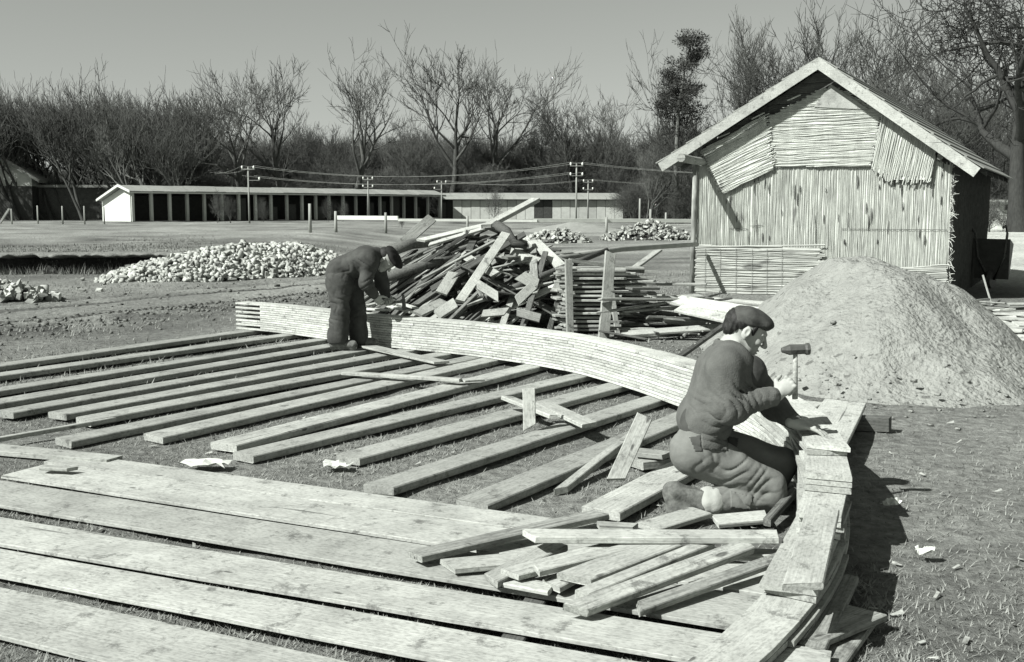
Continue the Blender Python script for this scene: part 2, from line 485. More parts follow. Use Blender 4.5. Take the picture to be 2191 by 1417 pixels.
def build_ground():
    ys = [-60, -30, -12, -4, 0]
    y = 0.8
    while y < 30:
        ys.append(y); y *= 1.0135
    while y < 130:
        ys.append(y); y *= 1.03
    while y < 4000:
        ys.append(y); y *= 1.25
    ys = np.array(sorted(ys + [26.0, 26.1, 26.2, 26.3, 26.4, 26.5, 26.6, 26.7]))
    nx = 340
    tt = np.linspace(-1, 1, nx)
    wdt = np.maximum(9.0, 0.72 * (np.abs(ys) + 4.0))
    X = wdt[:, None] * tt[None, :]
    Y = np.repeat(ys[:, None], nx, 1)
    Z = ground_z(X, Y)
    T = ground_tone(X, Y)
    v = np.stack([X, Y, Z], -1).reshape(-1, 3)
    ny = len(ys)
    i = (np.arange(ny - 1)[:, None] * nx + np.arange(nx - 1)[None, :]).ravel()
    f = np.stack([i, i + 1, i + nx + 1, i + nx], -1)
    m, n, b = new_mat('trodden_earth_and_dry_grass', 0.95)
    at = n.nodes.new('ShaderNodeAttribute'); at.attribute_name = 'tone'
    tc = n.nodes.new('ShaderNodeTexCoord')
    t1 = n.nodes.new('ShaderNodeTexNoise'); t1.inputs['Scale'].default_value = 11; t1.inputs['Detail'].default_value = 9; t1.inputs['Roughness'].default_value = 0.72
    mp = n.nodes.new('ShaderNodeMapping')
    n.links.new(tc.outputs['Object'], mp.inputs[0]); n.links.new(mp.outputs[0], t1.inputs['Vector'])
    r = n.nodes.new('ShaderNodeValToRGB')
    r.color_ramp.elements[0].position = 0.32; r.color_ramp.elements[0].color = (0.42, 0.42, 0.42, 1)
    r.color_ramp.elements[1].position = 0.68; r.color_ramp.elements[1].color = (1.5, 1.5, 1.5, 1)
    n.links.new(t1.outputs['Fac'], r.inputs[0])
    mx = n.nodes.new('ShaderNodeMix'); mx.data_type = 'RGBA'; mx.blend_type = 'MULTIPLY'; mx.inputs[0].default_value = 1
    n.links.new(at.outputs['Color'], mx.inputs[6]); n.links.new(r.outputs[0], mx.inputs[7])
    n.links.new(mx.outputs[2], b.inputs['Base Color'])
    t2 = n.nodes.new('ShaderNodeTexNoise'); t2.inputs['Scale'].default_value = 20; t2.inputs['Detail'].default_value = 8; t2.inputs['Roughness'].default_value = 0.7
    n.links.new(tc.outputs['Object'], t2.inputs['Vector'])
    bp = n.nodes.new('ShaderNodeBump'); bp.inputs['Strength'].default_value = 0.9; bp.inputs['Distance'].default_value = 0.05
    n.links.new(t2.outputs['Fac'], bp.inputs['Height']); n.links.new(bp.outputs[0], b.inputs['Normal'])
    me = mesh_from('ground', v, f, m, True)
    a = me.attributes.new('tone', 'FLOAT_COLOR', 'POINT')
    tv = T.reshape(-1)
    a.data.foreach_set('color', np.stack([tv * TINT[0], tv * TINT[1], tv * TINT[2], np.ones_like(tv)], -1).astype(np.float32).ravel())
    o = link('ground', me)
    tag(o, 'trodden earth and dry grass of the building yard', 'ground', kind='structure')

build_ground()

# overhanging turf edge of the cut bank, left background
def build_bank():
    xs = np.arange(-24, -4.6, 0.07)
    vs = []; fs = []
    for i, x in enumerate(xs):
        fade = float(1 - sstep(-8.5, -4.6, x))
        yb = float(bank_line(x)); zt = gz(x, yb + 0.35)
        ov = (0.3 + 0.3 * float(VN(x / 0.6, 1.7)) + 0.3 * float(VN(x / 0.17, 4.7))) * fade
        dr = 0.02 + 0.1 * float(VN(x / 0.13, 9.9))
        vs += [(x, yb + 0.7, zt + 0.0), (x, yb + 0.2, zt + 0.05), (x, yb - ov * 0.7, zt + 0.03 - dr * 0.3), (x, yb - ov, zt - 0.01 - dr * 0.8), (x, yb - ov * 0.5, zt - 0.05 - dr * .5), (x, yb + 0.25, zt - 0.12)]
    n = len(xs)
    for i in range(n - 1):
        for k in range(5):
            fs.append((i * 6 + k, (i + 1) * 6 + k, (i + 1) * 6 + k + 1, i * 6 + k + 1))
    o = link('bank_edge', mesh_from('bank_edge', vs, fs, noise_mat('turf', 0.1, 0.22, 9, bump=0.7, bump_scale=25, dist=0.05), True))
    tag(o, 'overhanging turf edge of the dark cut bank', 'bank', kind='structure')
build_bank()

# ================================================================ GRASS (stuff)
def build_grass(name, n, sampler, hmin, hmax, mat, label, wscale=1.0, seed=1, lean=0.9):
    rs = np.random.RandomState(seed)
    x, y = sampler(rs, n)
    n = len(x)
    z = ground_z(x, y) - 0.005
    h = rs.uniform(hmin, hmax, n) * (0.6 + 0.8 * rs.rand(n))
    a = rs.uniform(0, 2 * np.pi, n)
    wd = rs.uniform(0.0018, 0.0045, n) * wscale
    l = rs.uniform(0.3, 1.3, n) * lean * h
    b0 = np.stack([x - wd * np.sin(a), y + wd * np.cos(a), z], -1)
    b1 = np.stack([x + wd * np.sin(a), y - wd * np.cos(a), z], -1)
    tp = np.stack([x + l * np.cos(a), y + l * np.sin(a), z + h * 0.8], -1)
    v = np.stack([b0, b1, tp], 1).reshape(-1, 3)
    f = np.arange(3 * n, dtype=np.int32).reshape(-1, 3)
    o = link(name, mesh_from(name, v, f, mat))
    tag(o, label, 'grass', kind='stuff')

def samp_near(rs, n):
    y = 2.2 + 9.5 * rs.rand(n) ** 1.5
    x = rs.uniform(-0.56, 0.56, n) * (y + 0.5)
    keep = (fbm(x, y, 0.8, 3) + 0.45 * VN(x / 0.15, y / 0.15)) > rs.uniform(-0.6, 0.35, n)
    keep &= (x < 1.5) | (rs.rand(n) < .45)
    return x[keep], y[keep]

def samp_mid(rs, n):
    y = rs.uniform(9, 27, n); x = rs.uniform(-0.52, 0.2, n) * y
    keep = (fbm(x, y, 1.4, 3) > rs.uniform(-0.4, 0.5, n)) & (np.abs(track_dist(x, y) + 1.2) > rs.uniform(0.3, 2.4, n))
    return x[keep], y[keep]

def samp_bank(rs, n):
    x = rs.uniform(-17, -2, n); y = bank_line(x) + np.abs(rs.normal(0, 6, n)) - 0.1
    keep = fbm(x, y, 2.0, 3) > rs.uniform(-0.15, 0.6, n)
    return x[keep], y[keep]

def samp_foot(rs, n):
    x = rs.uniform(-16, -5.5, n); y = bank_line(x) - np.abs(rs.normal(0.1, 0.35, n))
    return x, y

build_grass('short_dry_grass', 260000, samp_near, 0.012, 0.036, M['straw'], 'short dry grass between the planks and round the arch', 1.0, 2, 1.3)
build_grass('yard_grass', 32000, samp_mid, 0.03, 0.07, M['straw'], 'sparse dry grass along the dirt track', 2.4, 3)
build_grass('bank_weeds', 34000, samp_bank, 0.015, 0.09, M['weed'], 'dead weeds on top of the cut bank', 3.5, 4, 0.5)
build_grass('bank_foot_grass', 2500, samp_foot, 0.08, 0.3, M['weed'], 'dry stalks at the foot of the dark bank', 2.5, 5, 0.4)

# ================================================================ TYRE TRACKS AND CHURNED EARTH
def build_tracks():
    nrm2 = Vector((_td.y, -_td.x))                        # to the right of the track
    for off, relief, lab in ((0.0, 1.0, 'ribbed tyre track pressed into the dirt road'), (-1.55, 0.5, 'fainter tyre track on the far side of the dirt road')):
        L = 12.5; n = 420; vs = []; fs = []; m = 7
        for i in range(n + 1):
            s_ = -3.0 + L * i / n
            wob = 0.12 * math.sin(s_ * 0.5 + off) + 0.05 * math.sin(s_ * 1.3)
            for j in range(m):
                u = (j / (m - 1) - .5) * .2
                x = _t0.x + _td.x * s_ + nrm2.x * (off + wob + u); y = _t0.y + _td.y * s_ + nrm2.y * (off + wob + u)
                rib = .026 * relief * (1 if (i + abs(j - 3) // 1) % 4 < 2 else 0) * (1 if abs(j - 3) < 3 else 0)
                vs.append((x, y, gz(x, y) + .016 + rib - .018 * (abs(j - 3) == 3)))
        for i in range(n):
            for j in range(m - 1): fs.append((i * m + j, i * m + j + 1, (i + 1) * m + j + 1, (i + 1) * m + j))
        o = link('tyre_track', mesh_from('tyre_track', vs, fs, noise_mat('pressed_dirt', 0.06, 0.12, 6, bump=0.5, bump_scale=30)))
        tag(o, lab, 'track', kind='structure')
    rs = np.random.RandomState(19); V = []; F = []; c = 0
    cube = np.array([(i, j, k) for i in (-1, 1) for j in (-1, 1) for k in (-1, 1)], float)
    qf = np.array([(0, 1, 3, 2), (4, 6, 7, 5), (0, 4, 5, 1), (2, 3, 7, 6), (0, 2, 6, 4), (1, 5, 7, 3)])
    for i in range(900):
        s_ = rs.uniform(-2, 7.5); u = rs.normal(1.1, .45) if i < 650 else rs.uniform(-3.5, 3)
        x = _t0.x + _td.x * s_ + nrm2.x * u; y = _t0.y + _td.y * s_ + nrm2.y * u
        if x > -2.6: continue
        sz = rs.uniform(.007, .026) * (1.8 if rs.rand() < .06 else 1)
        m = cube * sz * np.array([1.4, 1.0, .8]) * rs.uniform(.25, 1.3, (8, 3)); th = rs.uniform(0, 6.28)
        m = m @ np.array([[math.cos(th), -math.sin(th), 0], [math.sin(th), math.cos(th), 0], [0, 0, 1]]).T
        V.append(m + [x, y, gz(x, y) + sz * .3]); F.append(qf + c); c += 8
    o = link('churned_earth', mesh_from('churned_earth', np.concatenate(V), np.concatenate(F), noise_mat('clod_earth', 0.08, 0.18, 6, bump=0.4)))
    tag(o, 'dark clods of churned earth beside the tyre track', 'earth', kind='stuff')
build_tracks()

# ================================================================ HUT
HUT_A = R(27.5)
HR = Vector((7.23, 18.2, 0)); HUT_W = 4.33; HUT_L = 7.2
ex = Vector((math.cos(HUT_A), -math.sin(HUT_A), 0)); ey = Vector((math.sin(HUT_A), math.cos(HUT_A), 0))
HL = HR - ex * HUT_W

def Hp(px, py, yo=0.0):
    """pixel -> local (x,z) of the hut on the plane y = yo"""
    r = ray(px, py)
    o = HL + ey * yo
    t = (o - CAMP).dot(ey) / r.dot(ey)
    p = CAMP + r * t - HL
    return (p.dot(ex), p.z)

hut = empty('reed_hut', HL, -HUT_A)
tag(hut, 'hut with reed matting walls and a gabled roof behind the sand pile', 'hut')

RG = Hp(1752, 124, -0.35); EL = Hp(1408, 350, -0.35); ER = Hp(2098, 360, -0.35)
slL = (RG[1] - EL[1]) / (RG[0] - EL[0]); slR = (RG[1] - ER[1]) / (ER[0] - RG[0])

def roof_z(x):
    return RG[1] - (RG[0] - x) * slL if x < RG[0] else RG[1] - (x - RG[0]) * slR

def clip_line(poly, p, d):
    """line p+t*d clipped to polygon (x,z) -> sorted crossings"""
    ts = []
    n = len(poly)
    for i in range(n):
        a = poly[i]; b = poly[(i + 1) % n]
        e = (b[0] - a[0], b[1] - a[1])
        den = d[0] * e[1] - d[1] * e[0]
        if abs(den) < 1e-9: continue
        q = (a[0] - p[0], a[1] - p[1])
        t = (q[0] * e[1] - q[1] * e[0]) / den
        u = (q[0] * d[1] - q[1] * d[0]) / den
        if 0 <= u < 1: ts.append(t)
    return sorted(ts)

def reed_mat(name, poly, ang, yo, mat, parent, spacing=0.013, ragged=(0.02, 0.02), seed=0, bulge=0.0, backing=True, tf=None, wob=1.0):
    rs = random.Random(seed)
    d = (math.cos(ang), math.sin(ang)); nrm = (-d[1], d[0])
    ks = [p[0] * nrm[0] + p[1] * nrm[1] for p in poly]
    vs = []; fs = []
    k = min(ks) + spacing * 0.3
    while k < max(ks):
        c = clip_line(poly, (nrm[0] * k, nrm[1] * k), d)
        if len(c) >= 2 and c[-1] - c[0] > 0.03:
            for (ta, tb) in ([(c[0], c[-1])] if len(c) < 4 else [(c[0], c[1]), (c[2], c[3])]):
                ta += rs.uniform(-ragged[0], ragged[0]); tb += rs.uniform(-ragged[1], ragged[1])
                nn = max(3, int((tb - ta) / 0.28) + 1)
                r = spacing * rs.uniform(0.6, 1.15)
                b = len(vs)
                oy = rs.uniform(-0.006, 0.002)
                lean = rs.uniform(-0.012, 0.012) * wob
                for i in range(nn):
                    t = ta + (tb - ta) * i / (nn - 1)
                    kk = k + lean * (t - ta) + rs.uniform(-0.006, 0.006) * wob
                    cx, cz = nrm[0] * kk + d[0] * t, nrm[1] * kk + d[1] * t
                    yy = yo + oy + rs.uniform(-0.006, 0.004) * wob - bulge * math.sin(math.pi * (i / (nn - 1)))
                    rr = r * rs.uniform(0.8, 1.1)
                    vs += [(cx - nrm[0] * rr, yy + 0.006, cz - nrm[1] * rr), (cx, yy - rr * 0.9, cz), (cx + nrm[0] * rr, yy + 0.006, cz + nrm[1] * rr)]
                for i in range(nn - 1):
                    for q in range(2):
                        fs.append((b + i * 3 + q, b + (i + 1) * 3 + q, b + (i + 1) * 3 + q + 1, b + i * 3 + q + 1))
        k += spacing * rs.uniform(0.75, 1.2)
    if backing:
        b = len(vs)
        cx = sum(p[0] for p in poly) / len(poly); cz = sum(p[1] for p in poly) / len(poly)
        vs += [(cx + (p[0] - cx) * 0.98, yo + 0.005, cz + (p[1] - cz) * 0.98) for p in poly]
        fs.append(tuple(range(b, len(vs))))
    if tf: vs = [tf(p) for p in vs]
    return link(name, mesh_from(name, vs, fs, mat), parent)

def build_hut():
    HW = HUT_W
    # dark boarded core behind the matting
    core = MB()
    zl, zr = roof_z(0.0) - 0.12, roof_z(HW) - 0.12
    core.prism([(0.04, 0.0), (HW - 0.03, 0.0), (HW - 0.03, zr), (RG[0], RG[1] - 0.16), (0.04, zl)], 0.05, HUT_L - 0.05)
    core.build('wall_core', M['old'], hut)
    # front: upright reeds
    reed_mat('reed_wall', [(0.0, -0.02), (HW, -0.02), (HW, roof_z(HW) - 0.25), (2.9, 2.75), (1.5, 2.75), (0.0, roof_z(0) - 0.2)], R(90), 0.0, M['reed'], hut, 0.0105, (0.01, 0.03), 3, wob=1.3)
    # gable boards left visible under the barge
    gb = [Hp(1500, 330, 0.02), Hp(1752, 160, 0.02), Hp(2020, 335, 0.02)]
    for i in range(9):
        z0 = 2.5 + i * 0.17
        b = MB()
        z1 = z0 + 0.163
        def xs(z):
            return RG[0] - (RG[1] - 0.13 - z) / slL, RG[0] + (RG[1] - 0.13 - z) / slR
        a0, a1 = xs(z0); c0, c1 = xs(z1)
        a0, c0 = max(a0, 0.02), max(c0, 0.02); a1, c1 = min(a1, HW - 0.02), min(c1, HW - 0.02)
        if c1 - c0 < 0.1: c0 = c1 = RG[0]
        b.prism([(a0, z0), (a1, z0), (c1 + 0.001, z1), (c0, z1)], 0.012, 0.045)
        b.build('gable_board', M['old'], hut)
    # matting nailed over the gable
    reed_mat('reed_mat', [Hp(1660, 356), Hp(1866, 357), Hp(1888, 240), Hp(1800, 192), Hp(1760, 190), Hp(1645, 252)], R(1), -0.05, M['reed'], hut, 0.012, (0.06, 0.06), 5, wob=2.2)
    o = reed_mat('reed_mat', [Hp(1548, 416), Hp(1658, 360), Hp(1640, 246), Hp(1503, 322)], R(24), -0.075, M['reed'], hut, 0.012, (0.05, 0.08), 6, bulge=-0.01, wob=2.4)
    reed_mat('reed_mat', [Hp(1866, 362), Hp(1905, 386), Hp(1992, 386), Hp(2003, 318), Hp(1892, 236)], R(80), -0.085, M['reed'], hut, 0.012, (0.08, 0.03), 7, wob=2.2)
    tri = MB()
    tri.prism([Hp(1742, 229, -0.07), Hp(1860, 235, -0.07), Hp(1778, 180, -0.07)], -0.085, -0.06)
    tri.build('gable_panel', M['plank'], hut)
    # low mats along the foot
    reed_mat('reed_mat', [Hp(1487, 640, -0.05), Hp(1757, 655, -0.05), Hp(1757, 530, -0.05), Hp(1489, 524, -0.05)], R(0.5), -0.06, M['reedgrey'], hut, 0.016, (0.03, 0.08), 8, wob=1.8)
    reed_mat('reed_mat', [Hp(1925, 665, -0.05), Hp(2030, 668, -0.05), Hp(2026, 566, -0.05), Hp(1925, 574, -0.05)], R(3), -0.06, M['reedgrey'], hut, 0.016, (0.05, 0.02), 9, wob=1.8)
    # upright binding sticks on the low mat
    for px in (1508, 1540, 1574, 1608, 1640, 1672):
        m = MB(); a = Hp(px, 632, -0.09); b = Hp(px + 1, 532, -0.09)
        m.tube([(a[0], -0.088, max(a[1], 0.02)), (b[0], -0.088, b[1])], 0.0035, 5)
        m.build('binding_stick', M['scrap'], hut)
    # dark reed clots and loose stalks on the upright reeds
    rs = random.Random(5)
    m = MB()
    for _ in range(46):
        x = rs.uniform(0.5, HW - 0.1); z = rs.uniform(0.9, 2.2); l = rs.uniform(0.06, 0.28)
        m.tube([(x, -0.024, z), (x + rs.uniform(-.01, .01), -0.028, z + l * 0.5), (x, -0.024, z + l)], [0.004, rs.uniform(0.006, 0.013), 0.003], 5)
    o = m.build('dark_stalks', M['old'], hut); o['kind'] = 'stuff'
    # crossing wires
    for (x0, y0, x1, y1) in ((1605, 484, 1632, 482), (1618, 470, 1620, 516), (1800, 490, 2026, 492), (1560, 488, 1600, 490), (1744, 460, 1745, 520)):
        a = Hp(x0, y0, -0.03); b = Hp(x1, y1, -0.03)
        m = MB(); m.tube([(a[0], -0.03, a[1]), (b[0], -0.03, b[1])], 0.005, 4); m.build('wire_tie', M['old'], hut)
    # ragged reeds at the right corner
    m = MB()
    for _ in range(95):
        z = rs.uniform(0.1, 2.3); a = rs.uniform(-1.2, 1.2); l = rs.uniform(0.04, 0.2)
        p = Vector((HW - 0.01, -0.01, z))
        q = p + Vector((abs(math.cos(a)) * l * 0.7, rs.uniform(-.06, .03), math.sin(a) * l))
        m.tube([p, (p + q) / 2 + Vector((0.01, 0, 0.01)), q], [0.006, 0.005, 0.003], 4)
    o = m.build('frayed_reeds', M['reed'], hut); o['kind'] = 'stuff'
    # left corner post: peeled pole with bark patches
    m = MB(); m.tube([(-0.06, -0.05, 0), (-0.05, -0.05, 1.2), (-0.035, -0.05, roof_z(0) - 0.1)], [0.055, 0.05, 0.045], 8)
    m.build('corner_post', noise_mat('half_barked_pole', 0.05, 0.5, 5, 3, bump=0.4, stretch=(1, 1, 0.35)), hut, True)
    # side wall, its shade painted in with a much darker reed
    def side(p): return (HW + 0.0 - p[1], p[0], p[2])
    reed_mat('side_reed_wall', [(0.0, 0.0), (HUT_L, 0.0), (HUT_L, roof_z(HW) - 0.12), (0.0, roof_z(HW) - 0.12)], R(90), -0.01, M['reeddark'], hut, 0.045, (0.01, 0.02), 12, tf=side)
    # roof: overlapping boards along the ridge, both slopes
    y0, y1 = -0.33, HUT_L + 0.35
    for sgn, (xe, ze) in ((-1, EL), (1, ER)):
        n = 10
        for i in range(n):
            ta, tb = i / n, (i + 1.12) / n
            def P(t, off):
                x = RG[0] + (xe - RG[0]) * t; z = RG[1] + (ze - RG[1]) * t
                L = math.hypot(xe - RG[0], ze - RG[1]); nx, nz = (RG[1] - ze) / L * sgn, abs(xe - RG[0]) / L
                return (x + nx * off, z + nz * off)
            a, b = P(ta, 0.004), P(min(tb, 1.02), 0.022)
            a2, b2 = P(ta, 0.018), P(min(tb, 1.02), 0.042)
            m = MB()
            pl = [b, a, a2, b2] if sgn > 0 else [a, b, b2, a2]
            yj = random.Random(i * 7 + sgn).uniform(-0.02, 0.03)
            m.prism(pl[::-1] if False else pl, y0 - yj * 0.5, y1 + yj)
            m.build('roof_board', M['roofing'], hut)
    # boarding underside, rafters showing at the front
    # barge boards
    th = 0.17
    for sgn, (xe, ze) in ((-1, EL), (1, ER)):
        L = math.hypot(xe - RG[0], ze - RG[1]); nx, nz = (RG[1] - ze) / L * sgn, abs(xe - RG[0]) / L
        a = (RG[0], RG[1] + 0.012); b = (xe, ze)
        pl = [a, b, (b[0] - nx * th, b[1] - nz * th), (a[0], a[1] - th / nz)]
        if sgn > 0: pl = pl[::-1]
        m = MB(); m.prism(pl, -0.365, -0.335); m.build('barge_board', M['plank'], hut)
    for i, y in enumerate((0.9, 2.3, 3.7, 5.1, 6.5)):
        for sgn, (xe, ze) in ((-1, EL), (1, ER)):
            m = MB(); a = (RG[0], RG[1] - 0.02); b = (xe, ze - 0.01)
            pl = [a, b, (b[0], b[1] - 0.09), (a[0], a[1] - 0.12)]
            if sgn > 0: pl = pl[::-1]
            m.prism(pl, y, y + 0.07); m.build('rafter', M['old'], hut)
    # ends of laths in the shade under the left barge
    for (x0, yy0, x1, yy1) in ((1688, 214, 1713, 203), (1610, 254, 1636, 241), (1537, 294, 1560, 285)):
        a = Hp(x0, yy0, -0.2); b = Hp(x1, yy1, -0.2)
        o = board('lath_end', (a[0], -0.2, a[1]), (b[0], -0.2, b[1]), 0.03, 0.02, M['lath'], 0, hut)
    # projecting eaves log at the left
    a = Hp(1504, 350, -0.05)
    m = MB(); m.tube([(a[0] + 0.05, 0.4, a[1] + 0.02), (a[0] - 0.03, -0.55, a[1] + 0.04), (a[0] - 0.04, -1.15, a[1] + 0.06)], [0.07, 0.072, 0.075], 10)
    m.build('eaves_log', M['scrap'], hut)
    a = Hp(2010, 335, -0.05)
    m = MB(); m.tube([(a[0], 0.1, a[1]), (a[0] + 0.03, -0.2, a[1] - 0.01)], [0.05, 0.055], 8); m.build('purlin_end', M['scrap'], hut)
build_hut()

# loose things by the hut's shaded side
def side_pt(y, x=HUT_W): return HL + ex * x + ey * y

# handcart-like tool: two bent handles over a dark tipped barrow
bl = HR + ex * 0.42 + ey * 3.5
bar = empty('wheelbarrow', (bl.x, bl.y, gz(bl.x, bl.y)), -HUT_A - 0.3)
tag(bar, 'dark wheelbarrow stood on its nose against the shaded hut wall', 'wheelbarrow')
m = MB()
m.add([(-.32, 0, .18), (.32, 0, .18), (.26, .22, .3), (-.26, .22, .3), (-.36, -.1, .95), (.36, -.1, .95), (.3, .24, .85), (-.3, .24, .85)],
      [(0, 4, 5, 1), (0, 1, 2, 3), (4, 7, 6, 5), (0, 3, 7, 4), (1, 5, 6, 2)])
m.build('tray', M['iron'], bar)
for s in (-1, 1):
    m = MB(); m.tube([(s * .05, .0, .17), (s * .25, -.06, .6), (s * .3, -.1, 1.05), (s * .33, -.28, 1.2), (s * .34, -.42, 1.17)], 0.024, 7)
    m.build('handle', M['old'], bar, True)
m = MB(); m.tube([(-.035, 0, .17), (.035, 0, .17)], 0.17, 16); m.build('wheel', M['iron'], bar)
a = G(2118, 655); b = a + Vector((-0.12, 0.3, 1.0))
a = Wd(2122, 662, 17.4); a.z = gz(a.x, a.y); b = Wd(2104, 592, 18.1)
o = board('leaning_stake', a, b, 0.06, 0.03, M['scrap'], 1.2)
tag(o, 'thin stake leaning in the shade beside the hut', 'stake')

# ================================================================ BACKGROUND BUILDINGS
def build_long_shed():
    z0 = gz(-30, 92)
    A = Vector((Xd(279, 92), 92, 0)); B = Vector((Xd(945, 121), 121, 0))
    L = (B - A).length; ang = math.atan2(B.y - A.y, B.x - A.x)
    r = empty('long_shed', (A.x, A.y, z0), ang)
    tag(r, 'long low open-fronted shed with whitewashed gable end and many posts', 'shed')
    D = 4.4
    # local: x along the facade, y inward (away), z up
    prof = [(D, 1.75), (1.05, 2.95), (-0.7, 2.45)]
    m = MB()                                              # gable end
    m.add([(0, 0, 0), (0, D, 0), (0, D, 1.72), (0, 1.05, 2.86), (0, 0, 2.58), (.18, 0, 0), (.18, D, 0), (.18, D, 1.72), (.18, 1.05, 2.86), (.18, 0, 2.58)],
          [(0, 4, 3, 2, 1), (5, 6, 7, 8, 9), (0, 1, 6, 5), (1, 2, 7, 6), (2, 3, 8, 7), (3, 4, 9, 8), (4, 0, 5, 9)])
    m.build('gable_wall', M['plaster'], r)
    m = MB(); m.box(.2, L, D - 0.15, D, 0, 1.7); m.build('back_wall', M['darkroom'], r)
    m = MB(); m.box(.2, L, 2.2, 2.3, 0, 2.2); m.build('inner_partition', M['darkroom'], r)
    for (ya, za, yb, zb, nm) in ((prof[0][0], prof[0][1], prof[1][0], prof[1][1], 'rear_roof'), (prof[1][0], prof[1][1], prof[2][0], prof[2][1], 'front_roof')):
        rs = random.Random(4)
        n = 36
        for i in range(n):
            xa = -0.45 + (L + 0.45) * i / n; xb = -0.45 + (L + 0.45) * (i + 1) / n - 0.03
            dz = rs.uniform(-0.02, 0.02)
            m = MB()
            m.add([(xa, ya, za + dz), (xb, ya, za + dz), (xb, yb, zb + dz), (xa, yb, zb + dz), (xa, ya, za + .1 + dz), (xb, ya, za + .1 + dz), (xb, yb, zb + .1 + dz), (xa, yb, zb + .1 + dz)],
                  [(0, 1, 2, 3), (7, 6, 5, 4), (0, 4, 5, 1), (1, 5, 6, 2), (2, 6, 7, 3), (3, 7, 4, 0)])
            m.build('roof_panel', M['roofing'], r)
    m = MB()
    m.add([(-.5, D + .1, 1.7), (-.42, D + .1, 1.7), (-.42, 1.05, 2.9), (-.5, 1.05, 2.9), (-.5, D + .1, 1.88), (-.42, D + .1, 1.88), (-.42, 1.05, 3.1), (-.5, 1.05, 3.1)],
          [(0, 1, 2, 3), (7, 6, 5, 4), (0, 4, 5, 1), (1, 5, 6, 2), (2, 6, 7, 3), (3, 7, 4, 0)])
    m.build('verge_board', M['plaster'], r)
    m = MB()
    m.add([(-.5, 1.05, 2.9), (-.42, 1.05, 2.9), (-.42, -.75, 2.4), (-.5, -.75, 2.4), (-.5, 1.05, 3.1), (-.42, 1.05, 3.1), (-.42, -.75, 2.58), (-.5, -.75, 2.58)],
          [(0, 1, 2, 3), (7, 6, 5, 4), (0, 4, 5, 1), (1, 5, 6, 2), (2, 6, 7, 3), (3, 7, 4, 0)])
    m.build('verge_board', M['plaster'], r)
    m = MB(); m.box(-.4, L, -.72, -.66, 2.36, 2.46); m.build('eaves_board', M['plaster'], r)
    x = 0.2
    pm = None
    while x < L - 0.3:
        m = MB(); m.box(-.12, .12, -.1, .14, 0, 2.52)
        if pm is None:
            o = m.build('post', M['panel'], r); pm = o.data
        else:
            o = link('post', pm, r)
        o.location = (x, 0, 0)
        if _brng.random() < .45 and x > 6:
            q = MB(); q.box(x + .2, x + _brng.uniform(.9, 1.5), .3, .36, 0, _brng.uniform(1.2, 2.3)); q.build('bay_door', M['reeddark'], r)
        x += 1.75 + _brng.uniform(-.12, .12)
build_long_shed()

def build_panel_shed():
    A = Vector((Xd(946, 122), 122, 0)); B = Vector((Xd(1334, 124.5), 124.5, 0))
    z0 = gz(0, 122)
    L = (B - A).length; ang = math.atan2(B.y - A.y, B.x - A.x)
    r = empty('panelled_shed', (A.x, A.y, z0), ang)
    tag(r, 'long shed faced with pale upright panels and an overhanging roof', 'shed')
    n = 19
    for i in range(n):
        m = MB(); xa = 1.2 + (L - 1.2) * i / n; xb = 1.2 + (L - 1.2) * (i + 1) / n - 0.05
        m.box(xa, xb, 0.02 * (i % 2), 0.1, 0.05, 2.15)
        m.build('wall_panel', M['panel'] if i not in (9, 10) else M['reeddark'], r)
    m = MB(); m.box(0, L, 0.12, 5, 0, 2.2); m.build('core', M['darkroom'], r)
    rs = random.Random(3)
    for i in range(14):
        m = MB(); xa = -0.3 + (L + .6) * i / 14; xb = -0.3 + (L + .6) * (i + 1) / 14 - 0.03
        m.add([(xa, -.3, 2.25), (xb, -.3, 2.25), (xb, 5, 2.9), (xa, 5, 2.9), (xa, -.3, 2.38), (xb, -.3, 2.38), (xb, 5, 3.03), (xa, 5, 3.03)],
              [(0, 3, 2, 1), (4, 5, 6, 7), (0, 1, 5, 4), (1, 2, 6, 5), (2, 3, 7, 6), (3, 0, 4, 7)])
        m.build('roof_panel', M['roofing'], r)
    m = MB(); m.box(-.35, L + .35, -.38, -.32, 2.25, 2.55); m.build('fascia', M['plaster'], r)
build_panel_shed()

def build_barn():
    d = 107.0
    x0, x1 = Xd(-140, d), Xd(62, d)
    z0 = gz(x1, d)
    r = empty('distant_barn', (x0, d, z0), R(6))
    tag(r, 'tall barn with pale upper wall half hidden by leaning trees', 'barn')
    Wb = x1 - x0
    m = MB(); m.box(0, Wb, 0, 9, 0, 3.3); m.build('lower_wall', M['reeddark'], r)
    m = MB(); m.prism([(0, 3.3), (Wb, 3.3), (Wb, 4.2), (Wb * 0.5, 7.0), (0, 4.9)], 0.05, 9); m.build('upper_wall', M['plaster'], r)
    m = MB()
    m.prism([(Wb * 0.5, 7.35), (Wb * 0.5, 7.0), (Wb + .9, 3.6), (Wb + .9, 3.9)][::-1], -0.6, 9.4); m.build('roof_slope', M['roofing'], r)
    m = MB(); m.prism([(Wb * 0.5, 7.0), (Wb * 0.5, 7.35), (-0.8, 4.9), (-0.8, 4.6)][::-1], -0.6, 9.4); m.build('roof_slope', M['roofing'], r)
    # lower lean-to running right
    m = MB(); m.box(Wb, Wb + 9, 2, 8, 0, 3.2); m.build('lean_to_wall', M['old'], r)
    m = MB(); m.box(Wb, Wb + 9.4, 1.4, 8.3, 3.2, 3.45); m.build('lean_to_roof', M['roofing'], r)
build_barn()

